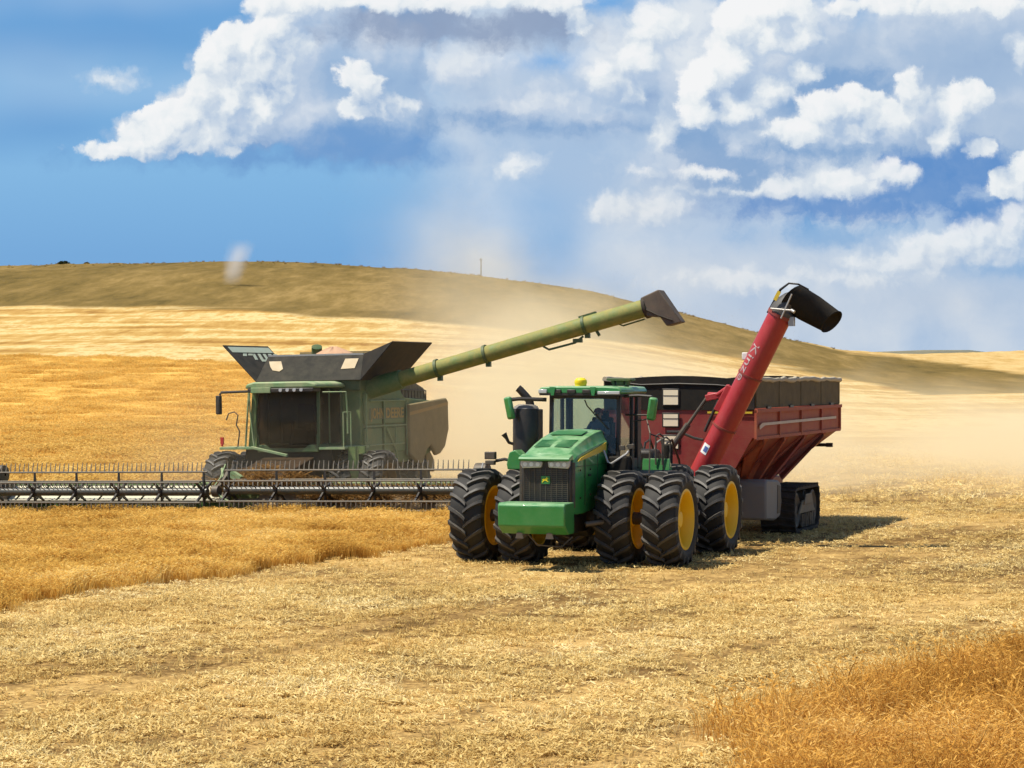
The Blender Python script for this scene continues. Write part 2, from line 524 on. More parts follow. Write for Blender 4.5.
# shaded undersides
LAYERS.append((shade, [(340, 153, 96, 13), (394, 148, 36, 20), (364, 140, 52, 16), (270, 160, 100, 7)], 0.11, 0.24, rgb(110, 156, 208), 0.96))
LAYERS.append((shade, [(450, 32, 104, 14), (530, 26, 48, 18), (415, 20, 64, 20), (560, 18, 22, 14)], 0.10, 0.30, rgb(142, 160, 190), 0.95))
LAYERS.append((shade, [(840, 151, 100, 9), (735, 174, 62, 22), (700, 152, 28, 30), (590, 127, 100, 4), (480, 118, 40, 7), (850, 88, 44, 20), (800, 104, 30, 10)], 0.10, 0.30, rgb(126, 163, 206), 0.95))
LAYERS.append((shade, [(850, 206, 140, 15), (925, 182, 56, 32), (970, 168, 40, 24), (985, 215, 40, 20)], 0.10, 0.32, rgb(98, 145, 203), 1.0))
LAYERS.append((shade, [(842, 236, 64, 12), (985, 268, 60, 7)], 0.14, 0.35, rgb(118, 168, 216), 0.85))
# sunlit heads
LAYERS.append((cloud, [(118, 148, 22, 9), (138, 138, 22, 15), (160, 126, 26, 20), (182, 118, 24, 20), (204, 92, 16, 24), (216, 62, 20, 26), (226, 42, 14, 16), (244, 44, 20, 22), (258, 66, 28, 34), (232, 94, 32, 30), (262, 106, 30, 30), (276, 26, 26, 32),
               (292, 8, 28, 22), (196, 136, 36, 18), (238, 128, 26, 14), (290, 50, 22, 32), (150, 150, 48, 9), (276, 92, 24, 26), (98, 151, 14, 3), (215, 142, 34, 12), (262, 132, 26, 13), (180, 138, 30, 14)], 0.022, 0.22, 0.50, 1.0, TONES, {'macro': 0.42}))
LAYERS.append((cloud, [(356, 78, 17, 15), (370, 88, 16, 13), (384, 108, 26, 11), (352, 110, 18, 9), (262, 4, 20, 12), (300, 2, 34, 10), (380, 0, 50, 9), (470, 0, 90, 9), (560, 2, 34, 9), (580, 22, 13, 16)], 0.03, 0.20, 0.52, 0.96))
LAYERS.append((cloud, [(706, 112, 26, 24), (738, 108, 32, 24), (766, 92, 28, 24), (706, 84, 26, 28), (732, 62, 32, 32), (762, 40, 36, 32), (774, 10, 40, 24), (802, 70, 22, 18), (740, 22, 28, 28), (800, 34, 24, 24)], 0.03, 0.22, 0.52, 1.0, TONES, {'macro': 0.55}))
LAYERS.append((cloud, [(616, 84, 20, 13), (602, 74, 14, 12), (642, 60, 28, 26), (656, 30, 30, 28), (628, 98, 22, 9), (662, 134, 14, 20)], 0.06, 0.26, 0.46, 0.9))
LAYERS.append((cloud, [(794, 130, 24, 12), (824, 112, 26, 18), (858, 106, 30, 18), (890, 122, 28, 18), (850, 133, 76, 9), (906, 86, 12, 15), (920, 104, 12, 14), (956, 106, 20, 24), (974, 98, 18, 20), (944, 136, 14, 16), (984, 148, 12, 9), (1004, 184, 18, 13), (1022, 168, 14, 18),
               (890, 6, 50, 9), (970, 4, 60, 9)], 0.03, 0.22, 0.50, 0.98))
LAYERS.append((cloud, [(796, 186, 40, 8), (850, 182, 44, 12), (888, 174, 26, 11), (700, 172, 26, 3), (760, 190, 50, 3)], 0.04, 0.22, 0.46, 0.92))
LAYERS.append((cloud, [(950, 250, 60, 18), (900, 262, 60, 12), (985, 238, 28, 16), (1010, 226, 20, 18), (860, 276, 60, 8), (1018, 52, 8, 12), (118, 77, 22, 9), (517, 165, 18, 8), (620, 206, 30, 13), (660, 210, 34, 12), (740, 284, 56, 10)], 0.07, 0.26, 0.54, 0.85, TONES, {'macro': 0.22}))
# dusty warm tone low over the fields
warm = mask([(640, 207, 60, 20), (690, 285, 150, 34), (930, 300, 140, 30), (735, 320, 160, 40)], P1, 0.5, 0.5, rsrc=NL)
warm = nt.math('MULTIPLY', warm, 0.5)


def background(col):
    return nt.node('ShaderNodeBackground', None, Color=nt.scale(col, 1.0 / SKYK), Strength=SKYK).outputs[0]


def sky_tile(box):
    """the clouds that reach into one window of directions, and no others (a node group of its own)"""
    global nt, P1, P2, PL, N0, relief, micro
    g = bpy.data.node_groups.new('sky window', 'ShaderNodeTree')
    ins = (('P2', P2, 'Vector'), ('PL', PL, 'Vector'), ('N0', N0, 'Float'), ('relief', relief, 'Float'), ('micro', micro, 'Float'), ('base', c, 'Color'), ('warm', warm, 'Float'))
    for nm, _, ty in ins: g.interface.new_socket(nm, in_out='INPUT', socket_type='NodeSocket' + ty)
    g.interface.new_socket('Color', in_out='OUTPUT', socket_type='NodeSocketColor')
    outer, keep = nt, (P2, PL, N0, relief, micro)
    nt = NT(g)
    gi, go = nt.n.new('NodeGroupInput').outputs, nt.n.new('NodeGroupOutput')
    P2, PL, N0, relief, micro, q, wm = gi[:7]
    for l in LAYERS:
        fn, lobes, rest = l[0], l[1], list(l[2:])
        kw = rest.pop() if isinstance(rest[-1], dict) else {}
        lo = near(lobes, box)
        if lo: q = fn(q, lo, *rest, **kw)
    nt.l.new(nt.mix(wm, q, rgb(210, 214, 220)), go.inputs[0])
    nt = outer
    P2, PL, N0, relief, micro = keep
    nd = nt.n.new('ShaderNodeGroup')
    nd.node_tree = g
    for k, (_, src, _t) in enumerate(ins): nt.set(nd.inputs[k], src)
    return background(nd.outputs[0])


def choose(v, edges, make):
    """mix closures by which interval v falls in (each interval is all or nothing, so only one branch is worked out)"""
    if len(edges) == 2: return make(edges[0], edges[1])
    m_ = len(edges) // 2
    f = nt.math('GREATER_THAN', v, edges[m_])
    return nt.node('ShaderNodeMixShader', None, i0=f, i1=choose(v, edges[:m_ + 1], make), i2=choose(v, edges[m_:], make)).outputs[0]


PXX = nt.math('MULTIPLY_ADD', UX, 100.0, 512.0)
PYY = nt.math('MULTIPLY_ADD', UZ, -100.0, HZ)
aside = nt.math('MAXIMUM', nt.mapr(nt.math('ABSOLUTE', nt.math('SUBTRACT', PXX, 512.0)), 800.0, 2200.0, smooth=True), nt.mapr(PYY, -150.0, -600.0, smooth=True))
plain = background(nt.mix(aside, c, c_plain))
XE = [-260, 120, 230, 340, 460, 620, 740, 860, 1300]
def column(x0, x1):
    return choose(PYY, [-140, 75, 150, 420], lambda y0, y1: sky_tile((x0, x1, y0, y1)))
win = choose(PXX, XE, column)
inside = nt.math('MULTIPLY', nt.math('MULTIPLY', nt.math('GREATER_THAN', PXX, -260), nt.math('LESS_THAN', PXX, 1300)),
                 nt.math('MULTIPLY', nt.math('GREATER_THAN', PYY, -140), nt.math('MULTIPLY', nt.math('LESS_THAN', PYY, 420), nt.math('GREATER_THAN', sp.outputs[1], 0.0))))
res = nt.node('ShaderNodeMixShader', None, i0=inside, i1=plain, i2=win).outputs[0]
nt.l.new(res, nt.n['World Output'].inputs['Surface'])
nt.n.remove(bg)
W.cycles.sampling_method = 'MANUAL'
W.cycles.sample_map_resolution = 512

vs = SC.view_settings
vs.view_transform, vs.look, vs.gamma, vs.exposure, vs.use_curve_mapping = 'Standard', 'None', 1.0, EXPO, False
SC.display_settings.display_device = 'sRGB'
cy = SC.cycles
cy.use_denoising = True
cy.use_adaptive_sampling, cy.adaptive_threshold, cy.adaptive_min_samples = True, 0.015, 12
cy.max_bounces, cy.diffuse_bounces, cy.glossy_bounces, cy.transmission_bounces = 6, 3, 2, 4
cy.volume_bounces, cy.transparent_max_bounces = 3, 16
cy.volume_step_rate, cy.volume_max_steps = 0.6, 96
cy.sample_clamp_indirect = 6.0
# ------------------------------------------------------------------ the lie of the land
def vnoise(x, y, seed=0):
    def h(i, j):
        n = (i.astype(np.int64) * 374761393 + j.astype(np.int64) * 668265263 + seed * 974711) & 0x7fffffff
        n = ((n ^ (n >> 13)) * 1274126177) & 0x7fffffff
        return ((n ^ (n >> 16)) & 0xffff) / 65535.0
    xi, yi = np.floor(x), np.floor(y)
    fx, fy = x - xi, y - yi
    fx, fy = fx * fx * (3 - 2 * fx), fy * fy * (3 - 2 * fy)
    a, b, c_, d = h(xi, yi), h(xi + 1, yi), h(xi, yi + 1), h(xi + 1, yi + 1)
    return (a + (b - a) * fx) * (1 - fy) + (c_ + (d - c_) * fx) * fy


def fbm(x, y, octv=4, seed=0):
    s, a, t = 0, 0.5, 0
    for k in range(octv):
        s = s + a * vnoise(x * 2 ** k, y * 2 ** k, seed + k)
        t += a
        a *= 0.5
    return s / t


CREST_PX = [-900, -200, 0, 80, 200, 300, 400, 480, 540, 600, 650, 700, 770, 840, 900, 960, 1024, 1200, 1900]
CREST_Y = [330, 280, 267, 264.5, 263.5, 266, 270, 276, 284, 294, 306, 320, 337, 351, 355, 353, 351, 350, 352]
PD = [0, 72, 100, 125, 150, 200, 250, 320, 400, 460, 520, 570, 600, 650, 720, 900, 1500, 6000, 9000]
PV = [0, 0, .004, .012, .03, .10, .19, .34, .52, .70, .86, .965, 1.0, 1.0, .95, .75, .3, .2, .2]
COMB_O, COMB_A, COMB_ROLL = (-6.8, 70.4), R(20), R(1.0)


def to_local(x, y, o, a):
    dx, dy = x - o[0], y - o[1]
    return dx * math.cos(a) - dy * math.sin(a), dx * math.sin(a) + dy * math.cos(a)


def ground(x, y):
    x, y = np.asarray(x, float), np.asarray(y, float)
    d = np.maximum(y, 20)
    px = 512 + x / d * F
    zc = CAMH + (HZ - np.interp(px, CREST_PX, CREST_Y)) / F * 600
    z = np.interp(d, PD, PV) * zc
    z = z + (fbm(x / 60, y / 60, 3, 5) - 0.5) * np.clip((d - 110) / 200, 0, 1) * 2.0 * np.clip((900 - d) / 300, 0.3, 1)
    z = z + (fbm(x / 6, y / 6, 3, 9) - 0.5) * np.clip((d - 300) / 200, 0, 1) * 0.7
    u, v = to_local(x, y, COMB_O, COMB_A)          # the combine's strip leans one degree
    w = np.clip((13 - np.abs(u)) / 4, 0, 1) * np.clip((v + 14) / 7, 0, 1) * np.clip((17 - v) / 6, 0, 1)
    z = z + u * math.sin(COMB_ROLL) * w
    far = np.clip((np.abs(x - 3) - 9) / 6, 0, 1) * 0 + 1
    return z + (fbm(x / 3.1, y / 3.1, 3, 2) - 0.5) * 0.05 * far


def to_px(x, y, z):
    return 512 + x / y * F, HZ - (z - CAMH) / y * F


L_GRASS = ([-400, 0, 200, 400, 560, 700, 840, 1024, 1400], [300, 306, 308, 320, 336, 352, 376, 416, 470])
L_WHEAT = ([-400, 0, 120, 250, 400, 470, 520], [356, 358, 360, 366, 380, 400, 520])
L_GOLD = ([800, 850, 900, 960, 1024, 1400], [340, 352, 357, 364, 374, 400])
EDGE = ((-14.0, 28.5), (-9.06, 41.0), (-5.2, 49.2), (-1.6, 56.6), (2.2, 66.0), (4.5, 71))


def left_of_edge(x, y):
    ex = np.interp(y, [p[1] for p in EDGE], [p[0] for p in EDGE])
    return ex - x                                  # positive = standing crop side


CORNER = ([20, 24.2, 26.0, 27.5, 29.5, 32, 35, 37.5, 39], [1.6, 2.1, 2.25, 2.8, 3.4, 5.1, 7.0, 9.2, 12])


def in_corner(x, y):
    return x - np.interp(y, CORNER[1 - 1], CORNER[1])


def zones(x, y, z):
    """standing crop, upland grass, far golden field: 0..1 each"""
    d = np.maximum(y, 20)
    px, py = to_px(x, d, z)
    j = (fbm(x / 14, y / 14, 3, 21) - 0.5) * 7
    grass = np.clip((np.interp(px, *L_GRASS) - py + j) / 3 + .5, 0, 1) * (d > 260)
    gold = np.clip((np.interp(px, *L_GOLD) - py + j * .6) / 4 + .5, 0, 1) * (px > 800) * (d > 260)
    n = (fbm(x / 1.5, y / 1.5, 4, 31) - 0.5) * 2.4
    u, v = to_local(x, y, COMB_O, COMB_A)
    near = np.clip((left_of_edge(x, y) + n) / 0.4, 0, 1) * (d < 72) * (v < -3.9)
    farw = np.clip((py - np.interp(px, *L_WHEAT) + j * .5) / 3 + .5, 0, 1) * (d >= 62) * (px < 520)
    farw = farw * np.clip((-u - 8.6 + n * .5) / 0.5, 0, 1)          # the strip behind the combine is already cut
    corner = np.clip((in_corner(x, y) + n * .8) / 0.5, 0, 1) * (d < 42)
    wheat = np.clip(np.maximum(np.maximum(near, farw), corner), 0, 1) * (1 - grass)
    return wheat, grass * (1 - gold), gold


rows = np.concatenate([[-80, -30, 0, 10, 16], np.arange(20, 90, 0.5), np.geomspace(90, 720, 260), np.geomspace(740, 9000, 36)])
us = np.concatenate([-np.geomspace(3.0, 0.28, 18), np.linspace(-0.26, 0.26, 300), np.geomspace(0.28, 3.0, 18)])
YY, UU = np.meshgrid(rows, us, indexing='ij')
XX = UU * np.maximum(YY, 20)
ZZ = ground(XX, YY)
zw, zg, zo = zones(XX, YY, ZZ)
ZZ = ZZ + zw * np.clip((YY - 100) / 60, 0, 1) * 0.35
nr, nc = XX.shape
idx = np.arange(nr * nc).reshape(nr, nc)
quads = np.stack([idx[:-1, :-1], idx[:-1, 1:], idx[1:, 1:], idx[1:, :-1]], -1).reshape(-1, 4)
me = bpy.data.meshes.new('ground')
me.from_pydata(np.stack([XX, YY, ZZ], -1).reshape(-1, 3).tolist(), [], quads.tolist())
for nm, arr in (('wheat', zw), ('grass', zg), ('gold', zo)):
    a = me.attributes.new(nm, 'FLOAT', 'POINT')
    a.data.foreach_set('value', arr.reshape(-1).astype(np.float32))
me.polygons.foreach_set('use_smooth', [True] * len(me.polygons))

m, nt, p = new_mat('field ground')
geo = nt.node('ShaderNodeNewGeometry')
pos = geo.outputs['Position']
att = lambda n: nt.node('ShaderNodeAttribute', {'attribute_name': n}).outputs['Fac']
aw, ag, ao = att('wheat'), att('grass'), att('gold')
rot = nt.node('ShaderNodeMapping', {'vector_type': 'POINT'}, Vector=pos)
rot.inputs['Rotation'].default_value = (0, 0, R(24))
# stubble: chaff and straw over brown soil, faint rows along the cutting direction
rowv = nt.vmath('MULTIPLY', rot.outputs[0], (1.0, 0.12, 1.0))
fine = nt.noise(pos, 9.0, 4, 0.7)
mid = nt.noise(pos, 0.9, 4, 0.62)
big = nt.noise(pos, 0.13, 3, 0.55)
rowsn = nt.noise(rowv, 1.4, 3, 0.6)
k = nt.math('ADD', nt.math('MULTIPLY', fine, 0.5), nt.math('ADD', nt.math('MULTIPLY', mid, 0.35), nt.math('MULTIPLY', rowsn, 0.25)))
stub = nt.ramp(nt.math('ADD', k, nt.mapr(big, 0.3, 0.7, -0.10, 0.10)), [(0.38, (0.08, 0.044, 0.015)), (0.50, (0.21, 0.125, 0.043)), (0.62, (0.48, 0.31, 0.11)), (0.8, (0.68, 0.48, 0.20))])
# far stubble: bands of swath along the slope
dist = nt.node('ShaderNodeSeparateXYZ', None, Vector=pos).outputs[1]
band = nt.noise(nt.vmath('MULTIPLY', pos, (0.018, 0.085, 0.0)), 1.0, 4, 0.6)
speck = nt.noise(nt.vmath('MULTIPLY', pos, (0.42, 0.06, 0.4)), 1.0, 5, 0.75)
fb = nt.math('ADD', nt.math('MULTIPLY', band, 0.62), nt.math('MULTIPLY', speck, 0.38))
farstub = nt.ramp(fb, [(0.38, (0.28, 0.15, 0.038)), (0.45, (0.42, 0.25, 0.07)), (0.51, (0.50, 0.33, 0.11)), (0.555, (0.66, 0.49, 0.23)), (0.62, (0.42, 0.26, 0.075))])
col = nt.mix(nt.mapr(dist, 85, 170), stub, farstub)
# standing crop
wn = nt.noise(nt.vmath('MULTIPLY', pos, (0.16, 0.05, 0.3)), 1.0, 5, 0.65)
wf = nt.noise(pos, 2.2, 4, 0.7)
wcol = nt.ramp(nt.math('ADD', nt.math('MULTIPLY', wn, 0.55), nt.math('MULTIPLY', wf, 0.45)), [(0.32, (0.46, 0.24, 0.05)), (0.47, (0.64, 0.38, 0.09)), (0.6, (0.72, 0.46, 0.125)), (0.75, (0.78, 0.54, 0.19))])
soil = nt.ramp(wf, [(0.35, (0.11, 0.055, 0.016)), (0.65, (0.30, 0.165, 0.05))])      # between the stems
wcol = nt.mix(nt.mapr(dist, 66, 110), soil, wcol)
col = nt.mix(aw, col, wcol)
# upland grass
g1 = nt.noise(nt.vmath('MULTIPLY', pos, (0.032, 0.006, 0.03)), 1.0, 5, 0.65)
g2 = nt.noise(nt.vmath('MULTIPLY', pos, (0.28, 0.035, 0.28)), 1.0, 5, 0.75)
gcol = nt.ramp(nt.math('ADD', nt.math('MULTIPLY', g1, 0.5), nt.math('MULTIPLY', g2, 0.5)), [(0.36, (0.090, 0.066, 0.020)), (0.46, (0.150, 0.104, 0.031)), (0.54, (0.200, 0.136, 0.043)), (0.66, (0.30, 0.205, 0.075))])
col = nt.mix(ag, col, gcol)
col = nt.mix(ao, col, nt.ramp(speck, [(0.35, (0.42, 0.27, 0.09)), (0.65, (0.58, 0.42, 0.19))]))
nt.set(p.inputs['Base Color'], col)
p.inputs['Roughness'].default_value = 0.95
p.inputs['Specular IOR Level'].default_value = 0.05
bh = nt.math('ADD', nt.math('MULTIPLY', fine, 0.5), nt.math('MULTIPLY', nt.math('ADD', wf, g2), 0.4))
bump = nt.node('ShaderNodeBump', None, Strength=0.7, Distance=0.12, Height=bh)
nt.l.new(bump.outputs[0], p.inputs['Normal'])
me.materials.append(m)
field = mesh_obj('field', me)
tag(field, kind='structure')

# a ridge a long way off on the right
b = MB()
pts = [(-330, 0), (-200, 22), (-80, 35), (30, 39), (100, 39), (160, 32), (240, 14), (330, 0)]
D0 = 3600
secs = []
for x, h in pts:
    X = (905 - 512) / F * D0 + x
    secs.append([(X, D0 - 500, -8), (X, D0 - 120, max(h * .7, -6)), (X, D0, h + 0.01), (X, D0 + 500, -8)])
b.loft(secs, caps=True)
m, nt, p = new_mat('far ridge scrub')
gn = nt.noise(nt.node('ShaderNodeNewGeometry').outputs['Position'], 0.012, 4, 0.7)
nt.set(p.inputs['Base Color'], nt.ramp(gn, [(0.35, (0.10, 0.11, 0.08)), (0.65, (0.22, 0.19, 0.11))]))
p.inputs['Roughness'].default_value = 1.0
ridge = b.build('distant_hill', m, smooth=60)
ridge.location.z = 4
tag(ridge, kind='structure')


# ------------------------------------------------------------------ stems, straw and tufts by the ten thousand (stuff)
def clump(name, mat, n, spread, h, hv, w, lean, heads=0.0, lie=False, seed=0):
    rg = random.Random(seed)
    b = MB()
    for _ in range(n):
        a, r = rg.uniform(0, 6.283), spread * math.sqrt(rg.random())
        base = Vector((r * math.cos(a), r * math.sin(a), -0.02))
        H = h * rg.uniform(1 - hv, 1 + hv)
        la = rg.uniform(0, 6.283)
        if lie:
            tilt = rg.uniform(0.05, 0.5)
            dv = Vector((math.cos(la) * math.cos(tilt), math.sin(la) * math.cos(tilt), math.sin(tilt)))
            base.z = rg.uniform(0.0, 0.05)
            side = Vector((-math.sin(la), math.cos(la), rg.uniform(-.6, .6))).normalized() * w * rg.uniform(.6, 1.3)
            b.face([base - side / 2, base + side / 2, base + side / 2 + dv * H, base - side / 2 + dv * H])
            continue
        ln = lean * rg.uniform(0.2, 1.2)
        ta = rg.uniform(0, 3.1416)
        side = Vector((math.cos(ta), math.sin(ta), 0)) * w * rg.uniform(0.7, 1.3)
        mid = base + Vector((math.cos(la) * ln * .35, math.sin(la) * ln * .35, .6)) * H
        top = base + Vector((math.cos(la) * ln, math.sin(la) * ln, 1.0)) * H
        v = [b.bm.verts.new(q) for q in (base - side / 2, base + side / 2, mid + side / 2, mid - side / 2, top)]
        b.bm.faces.new(v[:4])
        b.bm.faces.new((v[3], v[2], v[4]))
        if rg.random() < heads:
            hs = side * 1.9
            dv = (top - mid).normalized()
            q = top - dv * .03
            droop = Vector((math.cos(la), math.sin(la), -.3)) * .05
            b.face([q - hs / 2, q + hs / 2, q + hs / 2.6 + dv * .05 + droop, q - hs / 2.6 + dv * .05 + droop])
    me = bpy.data.meshes.new(name)
    b.bm.to_mesh(me)
    b.bm.free()
    me.materials.append(mat)
    return me


def scatter(name, pts, scale, meshes, label=None):
    """ONE object: the clumps instanced on a cloud of points"""
    n = len(pts)
    me = bpy.data.meshes.new(name)
    me.from_pydata(np.asarray(pts, float).tolist(), [], [])
    a = me.attributes.new('turn', 'FLOAT_VECTOR', 'POINT')
    rv = np.zeros((n, 3), np.float32)
    rv[:, 2] = RNG.uniform(0, 6.283, n)
    a.data.foreach_set('vector', rv.reshape(-1))
    a = me.attributes.new('size', 'FLOAT', 'POINT')
    a.data.foreach_set('value', np.asarray(scale, np.float32))
    a = me.attributes.new('pick', 'INT', 'POINT')
    a.data.foreach_set('value', RNG.integers(0, len(meshes), n).astype(np.int32))
    o = mesh_obj(name, me)
    tag(o, label, kind='stuff')
    src = bpy.data.collections.new(name + ' clumps')
    for q in meshes:
        src.objects.link(bpy.data.objects.new(q.name, q))
    g = bpy.data.node_groups.new(name, 'GeometryNodeTree')
    g.interface.new_socket('Geometry', in_out='INPUT', socket_type='NodeSocketGeometry')
    g.interface.new_socket('Geometry', in_out='OUTPUT', socket_type='NodeSocketGeometry')
    N, L = g.nodes, g.links
    gi, go = N.new('NodeGroupInput'), N.new('NodeGroupOutput')
    ci = N.new('GeometryNodeCollectionInfo')
    ci.inputs['Collection'].default_value = src
    ci.inputs['Separate Children'].default_value = True
    ci.inputs['Reset Children'].default_value = True
    ip = N.new('GeometryNodeInstanceOnPoints')
    ip.inputs['Pick Instance'].default_value = True
    def named(nm, dt):
        q = N.new('GeometryNodeInputNamedAttribute')
        q.data_type = dt
        q.inputs['Name'].default_value = nm
        return q.outputs['Attribute']
    L.new(gi.outputs[0], ip.inputs['Points'])
    L.new(ci.outputs[0], ip.inputs['Instance'])
    L.new(named('pick', 'INT'), ip.inputs['Instance Index'])
    L.new(named('turn', 'FLOAT_VECTOR'), ip.inputs['Rotation'])
    L.new(named('size', 'FLOAT'), ip.inputs['Scale'])
    L.new(ip.outputs[0], go.inputs[0])
    md = o.modifiers.new('scatter', 'NODES')
    md.node_group = g
    return o


def sample(ya, yb, ua, ub, per_m2):
    area = (ub - ua) * (yb * yb - ya * ya) / 2
    n = int(area * per_m2)
    y = np.sqrt(RNG.uniform(ya * ya, yb * yb, n))
    x = RNG.uniform(ua, ub, n) * y
    return x, y


CROP = straw_mat('ripe crop stems', [(0.0, (0.36, 0.18, 0.035)), (0.35, (0.68, 0.41, 0.09)), (0.65, (0.86, 0.59, 0.165)), (1.0, (0.93, 0.75, 0.34))], 0.48)
CORNERM = straw_mat('ripe crop by the camera', [(0.0, (0.28, 0.12, 0.020)), (0.35, (0.58, 0.30, 0.058)), (0.65, (0.78, 0.47, 0.12)), (1.0, (0.88, 0.66, 0.27))], 0.4)
CROP_FAR = straw_mat('ripe crop, far slope', [(0.0, (0.52, 0.30, 0.07)), (0.4, (0.70, 0.45, 0.115)), (0.7, (0.79, 0.54, 0.16)), (1.0, (0.86, 0.65, 0.25))], 0.4)
STRAW = straw_mat('cut straw', [(0.0, (0.36, 0.21, 0.06)), (0.3, (0.64, 0.45, 0.16)), (0.65, (0.82, 0.64, 0.28)), (1.0, (0.92, 0.80, 0.48))], 0.35)
TUFT = straw_mat('dry upland grass', [(0.0, (0.20, 0.135, 0.03)), (0.5, (0.30, 0.19, 0.05)), (1.0, (0.42, 0.28, 0.09))], 0.5)

crop_m = [clump('crop clump', CROP, 30, 0.20, 0.36, 0.25, 0.012, 0.5, 0.75, seed=s) for s in range(5)]
corner_m = [clump('corner crop clump', CORNERM, 22, 0.24, 0.46, 0.35, 0.011, 0.75, 0.9, seed=10 + s) for s in range(5)]
crop_far_m = [clump('far crop clump', CROP_FAR, 40, 0.45, 0.44, 0.22, 0.035, 0.5, 0.6, seed=20 + s) for s in range(4)]
litter_m = [clump('straw litter', STRAW, 13, 0.115, 0.06, 0.5, 0.016, 0, lie=True, seed=40 + s) for s in range(5)] + \
           [clump('stubble stems', STRAW, 9, 0.10, 0.10, 0.4, 0.012, 0.6, seed=60 + s) for s in range(2)]
tuft_m = [clump('grass tuft', TUFT, 26, 0.5, 0.5, 0.4, 0.06, 0.8, seed=80 + s) for s in range(4)]


def with_z(x, y, dz=0.0):
    return np.stack([x, y, ground(x, y) + dz], -1)


# standing crop in front of the header, and the corner by the camera
x, y = sample(29, 72, -0.42, 0.05, 42)
z = zones(x, y, ground(x, y))[0]
u, v = to_local(x, y, COMB_O, COMB_A)
k = (z > RNG.random(len(x))) & (v < -4.3)
pn = with_z(x[k], y[k])
x, y = sample(21, 41, 0.05, 0.36, 44)
z = zones(x, y, ground(x, y))[0]
k = z > RNG.random(len(x))
pc = with_z(x[k], y[k])
allp = pn
hvar = 0.45 + 1.05 * fbm(allp[:, 0] / 0.75, allp[:, 1] / 0.75, 3, 77)
hvar *= 0.55 + 0.45 * np.clip(left_of_edge(allp[:, 0], allp[:, 1]) / 1.6 + .4 * fbm(allp[:, 0], allp[:, 1], 2, 8), 0, 1)
scatter('standing_crop', allp, hvar, crop_m, 'ripe golden crop standing uncut')
sc_ = 0.22 + 0.95 * fbm(pc[:, 0] / 0.7, pc[:, 1] / 0.7, 4, 91)
tall = RNG.random(len(pc)) < 0.05 + 0.25 * (np.abs(in_corner(pc[:, 0], pc[:, 1]) - 0.5) < 0.5) * (fbm(pc[:, 0] / 0.8, pc[:, 1] / 0.8, 2, 95) > 0.55)
sc_[tall] = RNG.uniform(0.9, 1.3, tall.sum())
scatter('standing_crop', pc, sc_, corner_m, 'brownish ripe crop left standing at the corner')
# far slope
x, y = sample(60, 262, -0.33, 0.02, 4.5)
z = zones(x, y, ground(x, y))[0]
u, v = to_local(x, y, COMB_O, COMB_A)
k = (z > RNG.random(len(x))) & ~((v < -3.0) & (v > -14))
scatter('standing_crop', with_z(x[k], y[k]), 0.5 + 1.0 * fbm(x[k] / 2.2, y[k] / 3.0, 3, 78), crop_far_m, 'ripe golden crop on the slope behind the harvester')
# cut straw and stubble
x, y = sample(21, 46, -0.32, 0.32, 125)
x2, y2 = sample(46, 76, -0.25, 0.32, 34)
x3, y3 = sample(76, 135, -0.2, 0.32, 8)
big_ = np.concatenate([np.ones(len(x) + len(x2)), np.full(len(x3), 2.2)])
x, y = np.concatenate([x, x2, x3]), np.concatenate([y, y2, y3])
z = zones(x, y, ground(x, y))[0]
wr, al = x * math.cos(R(29)) - y * math.sin(R(29)), x * math.sin(R(29)) + y * math.cos(R(29))     # across and along the cutting direction
den = np.clip(fbm(x / 0.42, y / 0.36, 3, 50) * 4.4 - 1.35, 0.10, 1) * (1 - 0.75 * z)
den = den * np.clip(0.25 + 3.4 * (fbm(wr / 1.4, al / 16, 3, 51) - 0.30), 0.22, 1.0) * np.clip((140 - y) / 60, 0, 1)
for off in (-6.2, -3.9, -22.0, -19.7):                       # wheel tracks
    den = den * (1 - 0.55 * np.exp(-((wr - off + (fbm(al / 7, al * 0, 2, 52) - .5) * .8) / 0.34) ** 2))
k = den > RNG.random(len(x))
scatter('cut_straw', with_z(x[k], y[k], 0.0), RNG.uniform(0.7, 1.35, k.sum()) * big_[k], litter_m, 'pale cut straw and stubble over the harvested ground')
# upland grass
x, y = sample(555, 640, -0.26, 0.26, 0.09)
z = zones(x, y, ground(x, y))[1]
k = (z > 0.5) & (fbm(x / 9, y / 9, 3, 66) > RNG.uniform(0.35, 0.65, len(x)))
scatter('upland_grass', with_z(x[k], y[k]), RNG.uniform(0.3, 0.8, k.sum()), tuft_m, 'dry olive grass on the hill')


# ------------------------------------------------------------------ dust hanging in the air
def dust_volume(name, lo, hi, dens, color, build_density, aniso=0.0):
    b = MB()
    b.box2(lo, hi)
    m, nt, p = new_mat(name)
    nt.n.remove(p)
    posn = nt.node('ShaderNodeNewGeometry').outputs['Position']
    s = nt.node('ShaderNodeSeparateXYZ', None, Vector=posn)
    d = build_density(nt, posn, *s.outputs[:3])
    pv = nt.node('ShaderNodeVolumePrincipled', None, Color=(*color, 1), Density=nt.math('MULTIPLY', d, dens), Anisotropy=aniso)
    nt.l.new(pv.outputs[0], nt.n['Material Output'].inputs['Volume'])
    m.volume_intersection_method = 'FAST' if hasattr(m, 'volume_intersection_method') else None
    o = b.build(name, m, smooth=0)
    tag(o, kind='stuff')
    return o


